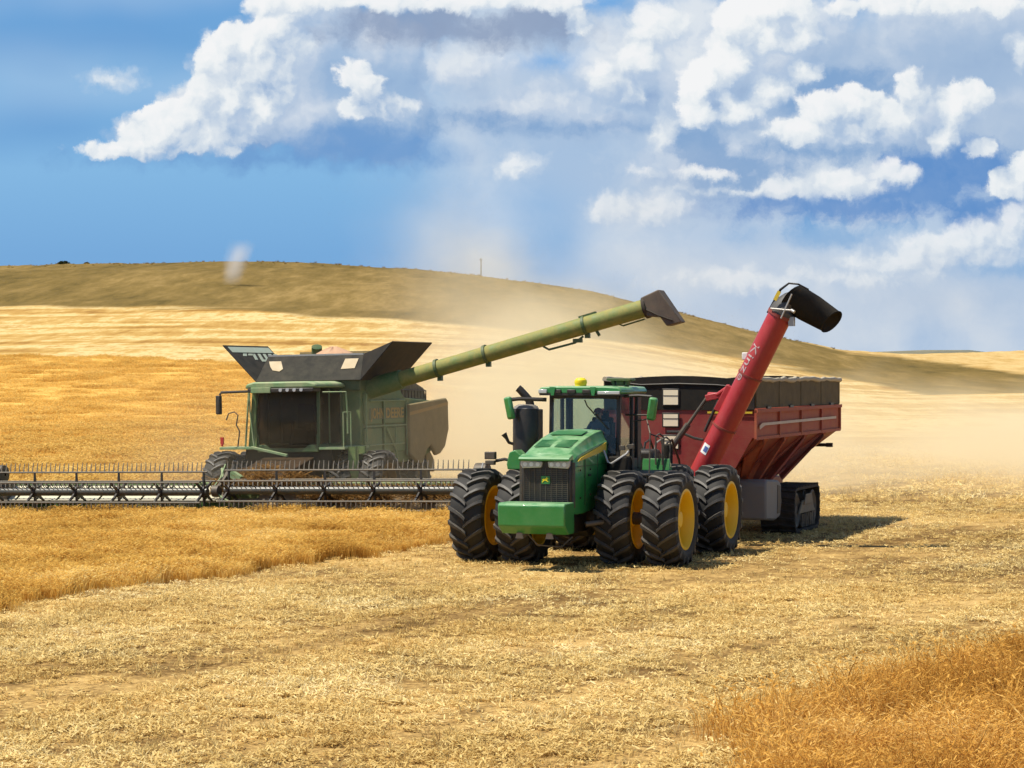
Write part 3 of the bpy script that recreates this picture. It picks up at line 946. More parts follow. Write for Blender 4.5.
def dens_main(nt, pos, X, Y, Z):
    sm = lambda v, a, b_: nt.mapr(v, a, b_, 0.0, 1.0, smooth=True)
    n = nt.noise(nt.vmath('MULTIPLY', pos, (0.10, 0.07, 0.17)), 1.0, 5, 0.62)
    n1 = nt.noise(nt.vmath('MULTIPLY', pos, (0.045, 0.03, 0.06)), 1.0, 1, 0.5)
    top = nt.math('ADD', nt.mapr(X, -4.0, 14.0, 9.0, 3.3, smooth=True), nt.math('MULTIPLY', nt.math('SUBTRACT', n, 0.5), nt.mapr(X, 0.0, 14.0, 12.0, 5.0)))
    t = nt.math('DIVIDE', Z, nt.math('MAXIMUM', top, 0.6))
    vert = nt.math('POWER', nt.mapr(t, 0.0, 1.2, 1.0, 0.0), 1.1)
    f = nt.math('MULTIPLY', vert, nt.math('MULTIPLY', sm(X, -7.0, 1.0), sm(X, 46.0, 30.0)))
    f = nt.math('MULTIPLY', f, nt.math('MULTIPLY', sm(Y, 72.0, 92.0), sm(Y, 134.0, 116.0)))
    f = nt.math('MULTIPLY', f, nt.mapr(X, 2.0, 16.0, 1.0, 1.05, smooth=True))
    return nt.math('MULTIPLY', f, nt.math('MULTIPLY', nt.mapr(n, 0.36, 0.66, 0.10, 2.0), nt.mapr(n1, 0.35, 0.65, 0.5, 1.5)))


def dens_low(nt, pos, X, Y, Z):
    sm = lambda v, a, b_: nt.mapr(v, a, b_, 0.0, 1.0, smooth=True)
    n = nt.noise(nt.vmath('MULTIPLY', pos, (0.3, 0.3, 0.5)), 1.0, 3, 0.6)
    f = nt.math('MULTIPLY', sm(Z, 5.0, 0.2), nt.math('MULTIPLY', sm(X, -13.5, -9.0), sm(X, 2.0, -5.0)))
    f = nt.math('MULTIPLY', f, nt.math('MULTIPLY', sm(Y, 64.5, 69.5), sm(Y, 80.0, 76.0)))
    return nt.math('MULTIPLY', f, nt.mapr(n, 0.3, 0.7, 0.0, 0.34))


dust_volume('dust_cloud', (-14, 64, -0.5), (46, 135, 17), 0.135, (0.99, 0.90, 0.66),
            lambda nt, pos, X, Y, Z: nt.math('ADD', dens_main(nt, pos, X, Y, Z), dens_low(nt, pos, X, Y, Z)))

DVX = (238 - 512) / F * 440
DVZ = float(ground(DVX, 440))


def dens_whirl(nt, pos, X, Y, Z):
    h = nt.mapr(Z, DVZ - 1, DVZ + 9.0, 0.0, 1.0)
    lean = nt.math('ADD', nt.math('MULTIPLY', h, 2.6), DVX - 1.6)
    n = nt.noise(nt.vmath('MULTIPLY', pos, (0.5, 0.5, 0.3)), 1.0, 3, 0.6)
    dx = nt.math('ABSOLUTE', nt.math('ADD', nt.math('SUBTRACT', X, lean), nt.math('MULTIPLY', nt.math('SUBTRACT', n, .5), 2.0)))
    dy = nt.math('ABSOLUTE', nt.math('SUBTRACT', Y, 440.0))
    r = nt.math('SQRT', nt.math('ADD', nt.math('MULTIPLY', dx, dx), nt.math('MULTIPLY', dy, dy)))
    f = nt.mapr(r, nt.math('ADD', nt.math('MULTIPLY', h, 1.2), 2.3), 0.0, 0.0, 1.0, smooth=True)
    f = nt.math('MULTIPLY', f, nt.math('MULTIPLY', nt.mapr(h, 1.0, 0.6, 0.0, 1.0, smooth=True), nt.mapr(h, 0.05, 0.4, 0.0, 1.0, smooth=True)))
    return f


dust_volume('dust_whirl', (DVX - 7, 433, DVZ - 1), (DVX + 7, 447, DVZ + 10), 0.28, (0.94, 0.93, 0.92), dens_whirl)


# ------------------------------------------------------------------ small things on the skyline
def shrub(x, y, w, h, label, seed):
    rg = random.Random(seed)
    z = float(ground(x, y))
    b = MB()
    for _ in range(420):
        a, t = rg.uniform(0, 6.28), rg.random()
        rr = w / 2 * (1 - t * t * .6) * math.sqrt(rg.random())
        c0 = Vector((rr * math.cos(a), rr * math.sin(a), h * t * (1 - 0.35 * (rr / w) * 2)))
        q = Euler((rg.uniform(-1.2, 1.2), rg.uniform(-1.2, 1.2), a)).to_matrix()
        s = rg.uniform(.10, .22)
        b.face([c0 + q @ Vector(v) * s for v in ((-1, -.6, 0), (1, -.6, 0), (1, .6, 0), (-1, .6, 0))])
    root = empty('shrub', (x, y, z - 0.05))
    tag(root, label, 'shrub')
    b.build('foliage', LEAF, root, smooth=0)
    t = MB()
    for k in range(5):
        a = k * 1.3
        t.tube([(0, 0, -.1), (math.cos(a) * w * .14, math.sin(a) * w * .14, h * .35), (math.cos(a) * w * .3, math.sin(a) * w * .3, h * .75)], [.07, .05, .02], 5)
    t.build('stem', BARK, root)


LEAF = straw_mat('shrub leaves', [(0.0, (0.02, 0.028, 0.01)), (1.0, (0.07, 0.075, 0.025))], 0.25)
BARK = paint('shrub bark', (0.09, 0.065, 0.04), 0.9, 0.1)
XD = lambda px, d: (px - 512) / F * d
shrub(XD(64, 600), 600, 4.4, 1.1, 'widest dark shrub on the hill skyline at the far left', 1)
shrub(XD(87, 602), 602, 1.8, .6, 'small dark shrub on the hill skyline right of the widest shrub', 2)
px_, d_ = 481, 598
z0 = float(ground(XD(px_, d_), d_))
b = MB()
b.cyl((0, 0, -.4), (0, 0, 4.6), .16, .11, 8)
b.cyl((0, 0, 4.6), (0, 0, 4.75), .14, .03, 8)
b.box((0, 0, 4.25), (.9, .12, .12))
tag(b.build('post', paint('weathered timber', (0.10, 0.08, 0.06), 0.9, 0.1), None, loc=(XD(px_, d_), d_, z0)),
    'lone thin wooden post standing on the hill skyline', 'post')
# ------------------------------------------------------------------ wheels
def tyre_mesh(name, Rr, w, rim, lugs, mat, n=60):
    k = Rr / 1.05
    b = MB()
    hw = w / 2
    half = [(.43, rim), (.50, rim + .10 * k), (.515, rim + .20 * k), (.48, Rr - .115 * k), (.40, Rr - .075 * k), (.2, Rr - .058 * k), (0, Rr - .052 * k)]
    prof = [(-q[0] * w, q[1]) for q in half] + [(q[0] * w, q[1]) for q in half[-2::-1]]
    b.lathe(prof, n=n)
    b.lathe([(-.43 * w, rim), (-.30 * w, rim - .01), (.30 * w, rim - .01), (.43 * w, rim)], n=n)
    b.mi = 1
    for s in (-1, 1):
        for i in range(lugs):
            p0 = 2 * math.pi * (i + (0.5 if s > 0 else 0)) / lugs
            secs = []
            for t, rt, rb, cw in ((0, .015, -.08, .040), (.25, .015, -.08, .042), (.55, .01, -.085, .046), (.82, -.005, -.10, .052), (1.0, -.06, -.16, .056), (1.03, -.17, -.22, .044)):
                xx = s * (-.035 * w + t * .545 * w)
                ph = p0 + .30 * t ** .85 * (1 - .12 * t)
                pt = lambda r, dc: Vector((xx, -(Rr + r * k) * math.cos(ph + dc / Rr), (Rr + r * k) * math.sin(ph + dc / Rr)))
                c = cw * k * 0.92
                secs.append([pt(rb, -c * 1.25), pt(rt, -c * .8), pt(rt, c * .8), pt(rb, c * 1.25)])
            b.loft(secs)
    return b.mesh(name, [mat, M['lug']], 32)


def rim_mesh(name, rim, w, mat, mat2):
    hw = w / 2
    b = MB()
    b.lathe([(-.42 * w, rim - .015), (-.46 * w, rim + .03), (-.46 * w, rim - .03), (-.30 * w, rim - .07), (.12 * w, rim - .10),
             (.02 * w, rim - .16), (.06 * w, rim * .60), (.17 * w, rim * .48), (.17 * w, rim * .30), (.30 * w, rim * .27), (.32 * w, rim * .1), (.32 * w, 0)], n=48)
    b.lathe([(.42 * w, rim - .015), (.46 * w, rim + .03), (.47 * w, rim + .01), (.47 * w, rim - .025), (.40 * w, rim - .05), (.34 * w, rim - .075), (.12 * w, rim - .095)], n=48)
    for i in range(10):
        a = 2 * math.pi * i / 10
        y, z = rim * .39 * math.cos(a), rim * .39 * math.sin(a)
        b.cyl((.165 * w, y, z), (.21 * w, y, z), .022, n=6)
    for i in range(8):      # hand holes rings
        a = 2 * math.pi * (i + .5) / 8
        y, z = rim * .68 * math.cos(a), rim * .68 * math.sin(a)
        b.mi = 1
        b.cyl((.035 * w, y, z), (.062 * w, y, z), rim * .06, n=10)
        b.mi = 0
    return b.mesh(name, [mat, mat2], 30)


def wheel(parent, loc, side, tyre, rim, scale=1.0, steer=0.0, label=None):
    w = empty('wheel', loc, parent=parent)
    w.scale = (scale,) * 3
    if label: w['label'] = label
    mesh_obj('tyre', tyre, w, rot=(random.uniform(0, 6.28), 0, 0))
    mesh_obj('rim', rim, w, rot=(random.uniform(0, 6.28), 0, 0 if side > 0 else math.pi))
    return w


TYRE = tyre_mesh('tractor tyre', 1.05, .78, .645, 19, M['rubber'])
RIM = rim_mesh('tractor rim', .645, .78, M['yellow'], M['dark_steel'])

# ------------------------------------------------------------------ tractor: x to the photo's right, y rearwards, origin under the front axle
T_O, T_A = (1.38, 51.7), R(20)
T = empty('tractor', (T_O[0], T_O[1], 0.0), -T_A)
tag(T, 'green articulated tractor with a yellow dome on its cab roof, pulling the red cart', 'tractor')
for yy_ in (0, 3.9):
    for xx_ in (-2.24, -1.16, 1.16, 2.24):
        wheel(T, (xx_, yy_, 1.03), 1 if xx_ > 0 else -1, TYRE, RIM)
for yy_ in (0, 3.9):
    b = MB()
    b.cyl((-1.95, 0, 0), (1.95, 0, 0), .14)
    b.cyl((-.75, 0, 0), (.75, 0, 0), .30, n=18)
    b.lathe([(-.5, .25), (-.4, .42), (.4, .42), (.5, .25)], n=18)
    b.build('axle', M['dark_steel'], T, loc=(0, yy_, 1.03))
b = MB()
b.box2((-.42, -1.75, .75), (.42, 2.2, 1.35))
b.box2((-.30, 2.2, .7), (.30, 2.9, 1.25))
b.box2((-.5, 2.9, .8), (.5, 5.2, 1.5))
b.cyl((0, 2.55, .55), (0, 2.55, 1.5), .2)
b.build('chassis', M['black'], T, bevel=.03)

# hood
def hood_sec(y, hw, zs, zt, zb, inn=.0):
    hw *= .955
    ht = hw * .80
    return [(-hw + inn, y, zb), (-hw, y, zb + .5 * (zs - zb)), (-hw, y, zs - .05), (-hw * .93, y, zs), (-ht, y, zt - .02), (-ht * .5, y, zt), (0, y, zt + .01),
            (ht * .5, y, zt), (ht, y, zt - .02), (hw * .93, y, zs), (hw, y, zs - .05), (hw, y, zb + .5 * (zs - zb)), (hw - inn, y, zb)]
b = MB()
b.loft([hood_sec(-1.60, .60, 2.37, 2.45, 1.18), hood_sec(-1.45, .645, 2.45, 2.55, 1.15), hood_sec(-1.05, .66, 2.52, 2.67, 1.15), hood_sec(-.5, .67, 2.60, 2.80, 1.2),
        hood_sec(.1, .68, 2.68, 2.90, 1.3), hood_sec(.62, .68, 2.72, 2.945, 1.5)])
b.prism([(-1.86, 2.31), (-1.89, 2.35), (-1.85, 2.39), (-1.6, 2.455), (-1.6, 2.34)], -.585, .585)
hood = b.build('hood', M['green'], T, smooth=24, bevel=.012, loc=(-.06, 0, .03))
b = MB()
for s in (-1, 1):       # sunken louvre panels on the top
    for i in range(7):
        y = -1.30 + i * .085
        z = 2.608 + i * .0205 + .004
        b.box((s * .235, y, z), (.36, .05, .012), (R(14), 0, 0))
b.build('vent', M['louvre'], hood)
b = MB()
b.plate([(-.36, -.38, 2.845), (.36, -.38, 2.845), (.36, .1, 2.922), (-.36, .1, 2.922)], .012)
b.build('hood_panel', M['louvre'], hood)
for s in (-1, 1):
    b = MB()
    b.prism([(-1.5, 2.30), (-1.3, 2.37), (.5, 2.66), (.5, 2.48), (.3, 2.47), (-1.3, 2.31)], s * .646, s * .66)
    b.build('stripe', M['stripe'], hood)
b = MB()
b.box2((-.575, -1.72, 1.30), (.575, -1.6, 2.34))
grille = b.build('grille', M['black'], T, bevel=.05, loc=(-.06, 0, .03))
b = MB()
for i in range(17):
    b.box((0, -1.727, 1.42 + i * .043), (1.0, .02, .012))
for i in range(9):
    b.box((-.5 + i * .125, -1.73, 1.76), (.014, .02, .80))
b.build('grille_mesh', M['dark_steel'], grille)
for s in (-1, 1):
    b = MB()
    b.prism([(s * .085, 2.17), (s * .52, 2.15), (s * .56, 2.22), (s * .56, 2.33), (s * .06, 2.30)], -1.80, -1.70, 'y')
    hl = b.build('headlight', M['lens'], grille, bevel=.02)
    b = MB()
    for i in range(3):
        b.cyl((s * (.16 + .145 * i), -1.815, 2.24), (s * (.16 + .145 * i), -1.79, 2.24), .048, n=12)
    b.build('bulb', M['white'], hl)
    b = MB()
    b.prism([(-1.66, 1.3), (-1.60, 1.3), (-1.60, 2.28), (-1.66, 2.28)], s * .575, s * .63)
    b.build('grille_side', M['dark_steel'], grille)
for s in (-1, 1):       # panel gaps, catches and bolt heads on the hood sides
    b = MB()
    b.box2((s * .640, -.98, 1.32), (s * .652, -.965, 2.42)); b.box2((s * .640, -.10, 1.45), (s * .654, -.085, 2.55))
    b.box2((s * .640, -1.5, 2.18), (s * .650, .5, 2.19))
    for y, z in ((-1.3, 1.5), (-1.3, 2.1), (-.6, 1.55), (-.6, 2.1), (.2, 1.8)):
        b.cyl((s * .640, y, z), (s * .660, y, z), .022, n=8)
    b.box2((s * .645, -.75, 1.95), (s * .668, -.60, 2.0))
    b.build('panel_seam', M['black'], hood)
b = MB()
for x in (-.62, .62):
    for z in (1.08, 1.36):
        b.cyl((x, -2.66, z), (x, -2.56, z), .03, n=8)
b.box2((-.66, -2.628, 1.20), (.66, -2.60, 1.212))
b.build('bumper_bolt', M['dark_steel'], bumper_later) if False else b.bm.free()
# leaping deer badge
b = MB()
b.prism([(-.09, -.085), (.09, -.085), (.10, -.05), (.10, .05), (.09, .085), (-.09, .085), (-.10, .05), (-.10, -.05)], -1.752, -1.738, 'y')
badge = b.build('badge', M['green'], grille, loc=(0, 0, 1.90))
deer = [(-.085, .005), (-.05, .03), (-.01, .03), (.02, .045), (.03, .07), (.045, .045), (.075, .03), (.06, .02), (.045, .015), (.035, -.01),
        (.07, -.035), (.06, -.045), (.02, -.02), (-.02, -.01), (-.045, -.03), (-.075, -.06), (-.085, -.05), (-.06, -.02), (-.065, 0)]
b = MB()
b.prism([(x * .95, z * .95) for x, z in deer], -1.760, -1.753, 'y')
b.build('deer_mark', M['bright_yellow'], badge)

# front weight box
b = MB()
b.prism([(-2.62, 1.42), (-2.55, 1.47), (-1.95, 1.47), (-1.95, .80), (-2.35, .80), (-2.60, .98)], -.755, .755)
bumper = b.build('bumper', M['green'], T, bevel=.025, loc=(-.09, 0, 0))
b = MB()
b.box2((-.70, -2.02, .84), (.70, -1.90, 1.2))
b.box2((-.35, -1.9, .85), (.35, -1.5, 1.25))
b.build('bumper_mount', M['green_dark'], bumper)
for s in (-1, 1):
    b = MB()
    x = s * .34
    b.prism([(x - .09, .70), (x + .09, .70), (x + .06, .82), (x - .06, .82)], -2.40, -2.36, 'y')
    b.prism([(x - .03, .83), (x + .03, .83), (x + .02, .90), (x - .02, .90)], -2.40, -2.36, 'y')
    b.build('tow_eye', M['grey'], bumper)
b = MB()
b.tube([(-.3, -2.2, .78), (-.1, -2.15, .55), (.35, -1.9, .50), (.5, -1.6, .7)], .018)
b.build('hose', M['dark_steel'], T)
b = MB()
b.tube([(.66, -1.2, .95), (1.0, -.95, 1.0), (1.05, -.6, 1.05)], .06)
b.box((1.0, -.9, 1.12), (.3, .16, .13))
b.build('steering_cylinder', M['dark_steel'], T, bevel=.01)

# cab
cabz0, cabz1 = 2.0, 3.74
cab = MB()
cab.prism([(-.86, 1.85), (.86, 1.85), (.86, 2.06), (-.86, 2.06)], .72, 2.32, 'y')
for s in (-1, 1):
    cab.prism([(.70, 2.05), (.80, 2.05), (.86, 3.76), (.77, 3.76)], s * .80 - .045, s * .80 + .045)      # front posts
    cab.box2((s * .80, 1.62, 2.05), (s * .88, 1.72, 3.76))
    cab.box2((s * .78, 2.02, 2.05), (s * .88, 2.30, 3.76))
    cab.box2((s * .82, .8, 2.05), (s * .87, 2.28, 2.30 if s > 0 else 2.25))
cab.box2((-.86, 2.20, 2.05), (.86, 2.30, 2.75))
cab.box2((-.82, .72, 3.66), (.82, .84, 3.76))
cab.box2((-.70, .66, 2.05), (.70, .74, 2.45))
cab = cab.build('cab', M['black'], T, bevel=.02)
b = MB()
secs = []
for z, y0, hw in ((2.42, .705, .755), (3.0, .73, .765), (3.68, .785, .765)):
    secs.append([(hw * q, y0 - .10 * (1 - q * q), z) for q in (-1, -.6, -.2, .2, .6, 1)])
b.loft(secs, caps=False, closed=False)
ws = b.build('windscreen', M['glass'], cab, smooth=80)
b = MB()
b.tube([(.05, .62, 3.64), (.12, .60, 3.5), (.48, .60, 3.12)], .016, 6)
b.tube([(.30, .60, 3.32), (.62, .60, 2.98)], .022, 6)
b.build('wiper', M['black'], ws)
for s in (-1, 1):
    b = MB()
    b.face([(s * .835, .82, 2.30), (s * .835, 1.62, 2.30), (s * .835, 1.62, 3.70), (s * .835, .90, 3.70)])
    b.face([(s * .835, 1.72, 2.30), (s * .835, 2.02, 2.30), (s * .835, 2.02, 3.70), (s * .835, 1.72, 3.70)])
    b.build('side_window', M['glass'], cab, smooth=0)
b = MB()
b.face([(-.78, 2.25, 2.75), (.78, 2.25, 2.75), (.78, 2.25, 3.70), (-.78, 2.25, 3.70)])
b.build('rear_window', M['glass'], cab, smooth=0)
b = MB()
b.box2((-.27, 1.55, 2.40), (.27, 2.05, 2.52))
b.box((0, 2.08, 2.85), (.5, .13, .75), (R(-8), 0, 0))
b.box((0, 2.14, 3.28), (.28, .10, .18))
b.box2((-.18, 1.65, 2.05), (.18, 1.95, 2.40))
b.box2((.34, 1.45, 2.45), (.50, 2.0, 2.62))
b.build('seat', M['black_soft'], cab, bevel=.03)
b = MB()
b.tube([(0, .95, 2.05), (0, 1.02, 2.5), (0, 1.18, 2.80)], [.11, .08, .04], 10)
b.box((0, .93, 2.62), (.40, .10, .20), (R(-30), 0, 0))
col_ = b.build('steering_column', M['black_soft'], cab)
b = MB()
c0, ax = Vector((0, 1.20, 2.82)), Vector((0, .45, .9)).normalized()
u_ = Vector((1, 0, 0)); v_ = ax.cross(u_)
ring = [c0 + (u_ * math.cos(t) + v_ * math.sin(t)) * .20 for t in (2 * math.pi * k / 24 for k in range(25))]
b.tube(ring, .016, 6)
for t in (0.5, 2.6, 4.7):
    b.tube([c0, c0 + (u_ * math.cos(t) + v_ * math.sin(t)) * .20], .014, 5)
b.build('steering_wheel', M['black'], col_)
b = MB()
b.box((.50, 1.35, 2.95), (.06, .26, .34), (0, 0, R(25)))
b.build('display', M['black'], cab, bevel=.01)

# roof
b = MB()
b.prism([(-.98, 3.77), (-.99, 3.84), (-.93, 3.925), (-.6, 3.95), (.6, 3.95), (.93, 3.925), (.99, 3.84), (.98, 3.77)], .38, 2.42, 'y')
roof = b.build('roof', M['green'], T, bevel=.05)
b = MB()
b.prism([(-.94, 3.74), (.94, 3.74), (.94, 3.79), (-.94, 3.79)], .36, 2.38, 'y')
b.build('roof_lining', M['black'], roof)
for x in (-.86, -.52, -.18, .18):
    b = MB()
    b.box((x, .37, 3.83), (.20, .06, .09))
    b.build('roof_light', M['lens'] if x < -.8 else M['black'], roof, bevel=.015)
b = MB()
b.box((.70, .37, 3.80), (.52, .06, .075))
b.build('roof_light', M['lens'], roof, bevel=.015)
for x in (-.62, .34):
    b = MB()
    b.prism([(x - .07, 3.93), (x + .07, 3.93), (x + .03, 3.74), (x - .03, 3.74)], .325, .36, 'y')
    b.build('roof_trim', M['green'], roof)
b = MB()
b.lathe([(0, .13), (.04, .145), (.10, .135), (.145, .09), (.16, 0)], (0, 0, 0), 'z', 20)
b.cyl((0, 0, -.08), (0, 0, .01), .13, n=16)
b.build('receiver_dome', M['bright_yellow'], roof, loc=(-.03, .58, 3.985))
b = MB()
b.prism([(-.30, .12), (-.27, .165), (.27, .165), (.30, .12), (.24, .10), (-.24, .10)], -.2, .2, 'y')
for s in (-1, 1):
    b.prism([(s * .22, .11), (s * .14, .11), (s * .10, -.03), (s * .16, -.03)], -.1, .1, 'y')
b.box((0, 0, .05), (.18, .2, .10))
b.build('antenna_plate', M['green_dark'], roof, loc=(.62, 1.55, 3.965), bevel=.01)

# exhaust and intake box on the right-hand side of the cab (photo left)
b = MB()
b.lathe([(2.15, .29), (3.38, .30), (3.46, .28), (3.50, .22), (3.50, 0)], (0, 0, 0), 'z', 24)
b.box2((-.31, -.05, 2.2), (.31, .30, 3.42))
ex = b.build('exhaust_box', M['black'], T, loc=(-1.40, .75, 0), bevel=.02)
b = MB()
b.lathe([(3.43, .295), (3.49, .26), (3.53, .18), (3.53, 0)], (0, 0, 0), 'z', 20)
b.build('exhaust_cap', M['grey'], ex)
b = MB()
b.tube([(.10, 0, 3.50), (.08, 0, 3.62), (.0, -.03, 3.72), (-.12, -.06, 3.86), (-.17, -.07, 3.90)], [.10, .095, .09, .085, .085], 14)
b.build('exhaust_pipe', M['black'], ex)
b = MB()
b.tube([(-.25, -.1, 2.62), (-.36, -.16, 2.66), (-.40, -.2, 2.76), (-.46, -.22, 2.86)], [.035, .035, .04, .07], 8)
b.build('pre_cleaner', M['black'], ex)
# mirrors on arms
for s in (-1, 1):
    b = MB()
    if s < 0:
        b.tube([(-.86, .62, 3.64), (-1.45, .45, 3.66), (-1.64, .40, 3.64)], .045, 8)
        b.tube([(-1.64, .40, 3.64), (-1.66, .38, 3.40)], .03, 6)
    else:
        b.tube([(.9, .9, 3.72), (1.25, .85, 3.74), (1.58, .77, 3.72), (1.62, .75, 3.4)], .035, 8)
        b.tube([(.9, 1.0, 3.3), (1.5, .78, 3.3)], .02, 6)
    arm = b.build('mirror_arm', M['black'], T)
    b = MB()
    b.box((0, 0, 0), (.20, .12, .52), (R(6), R(-10) if s < 0 else R(8), R(-25) if s < 0 else R(12)))
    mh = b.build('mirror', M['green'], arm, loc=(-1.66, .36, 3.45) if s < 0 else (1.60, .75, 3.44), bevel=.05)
    b = MB()
    b.box((0, .062, 0), (.19, .006, .44), (R(6), R(-10) if s < 0 else R(8), R(-25) if s < 0 else R(12)))
    b.build('mirror_glass', M['dark_steel'], mh)
# green toolbox and work light beside the hood
b = MB()
b.prism([(-.16, 2.08), (.16, 2.08), (.16, 2.40), (.02, 2.52), (-.12, 2.46), (-.18, 2.2)], -.2, .25, 'y')
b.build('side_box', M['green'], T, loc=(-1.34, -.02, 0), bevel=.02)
b = MB()
b.tube([(-1.45, .05, 2.26), (-1.65, 0, 2.30), (-1.85, -.02, 2.26)], .035, 8)
wl = b.build('light_arm', M['black'], T)
b = MB()
b.box((0, 0, .06), (.25, .14, .17))
b.box((0, 0, -.10), (.22, .13, .10))
b.build('work_light', M['dark_steel'], wl, loc=(-1.97, -.04, 2.32), bevel=.015)
# deck, steps and rails on the left-hand side (photo right)
b = MB()
b.box2((.80, .35, 1.93), (1.62, 2.55, 2.0))
b.box2((.80, .5, 1.55), (1.30, 2.2, 1.93))
b.build('deck', M['black'], T, bevel=.015)
b = MB()
for i, z in enumerate((1.0, 1.32, 1.64)):
    b.box2((1.32, .95, z), (1.55, 1.45, z + .04))
b.box2((1.3, .92, .95), (1.34, .96, 1.93)); b.box2((1.3, 1.44, .95), (1.34, 1.48, 1.93))
b.build('steps', M['dark_steel'], T)
b = MB()
b.tube([(.62, .25, 2.52), (.72, .24, 2.26), (.80, .25, 2.22), (1.12, .35, 2.44), (1.15, .4, 2.50)], .026, 8)
b.build('grab_rail', M['steel'], T)
b = MB()
b.box2((.70, .30, 2.0), (1.15, .75, 2.38))
b.build('battery_box', M['black_soft'], T, bevel=.04)
b = MB()
b.tube([(1.18, .62, 2.0), (1.18, .62, 2.62), (1.16, .72, 2.66)], .03, 8)
b.box((1.16, .55, 2.60), (.15, .08, .10)); b.box((.98, .50, 2.57), (.12, .08, .10))
b.build('step_light', M['dark_steel'], T, bevel=.01)
b = MB()
b.tube([(1.55, .7, 2.0), (1.55, .75, 2.9), (1.40, 1.0, 3.2), (1.0, 1.3, 3.15)], .018, 7)
b.tube([(1.58, 1.7, 2.0), (1.58, 1.7, 2.75), (1.2, 1.9, 2.85)], .018, 7)
b.build('handrail', M['dark_steel'], T)
# rear half: green frame, tank, hoses, hitch
b = MB()
b.prism([(2.9, 1.5), (3.2, 2.15), (3.7, 2.15), (4.6, 1.75), (4.9, 1.5)], -.62, .62)
b.prism([(2.95, 1.5), (3.05, 2.25), (3.45, 1.75), (3.6, 1.5)], .68, 1.35)
b.prism([(2.95, 1.5), (3.05, 2.25), (3.45, 1.75), (3.6, 1.5)], -1.35, -.68)
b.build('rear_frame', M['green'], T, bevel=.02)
b = MB()
b.box2((-.9, 3.05, 1.7), (.95, 3.75, 2.45))
b.build('fuel_tank', M['black'], T, bevel=.10)
b = MB()
b.box2((.25, 4.2, 1.6), (.85, 4.8, 2.30)); b.box2((-.7, 4.3, 1.5), (.2, 5.0, 2.05))
b.cyl((.95, 4.2, 1.9), (.95, 4.2, 2.55), .13)
b.build('hydraulic_block', M['black_soft'], T, bevel=.03)
for k in range(4):
    b = MB()
    x = -.2 + .28 * k
    b.tube([(x, 4.9, 1.9), (x + .05, 5.1, 2.55), (x + .08, 5.4, 2.62), (x + .12, 5.9, 2.1), (x + .12, 6.3, 1.3)], .028, 8)
    b.build('hose', M['black'] if k % 2 else M['grey'], T)
b = MB()
for x, z in ((1.02, 2.78), (1.18, 2.70)):
    b.tube([(x, 3.0, 2.1), (x, 3.0, z), (x + .02, 3.25, z + .04), (x + .02, 3.6, z - .05), (x, 3.6, 2.1)], .022, 7)
b.build('rear_rail', M['dark_steel'], T)
b = MB()
b.box2((-.09, 4.9, .48), (.09, 5.75, .58))
b.box2((-.45, 5.1, .45), (.45, 5.25, 1.3))
b.build('drawbar', M['dark_steel'], T, bevel=.01)

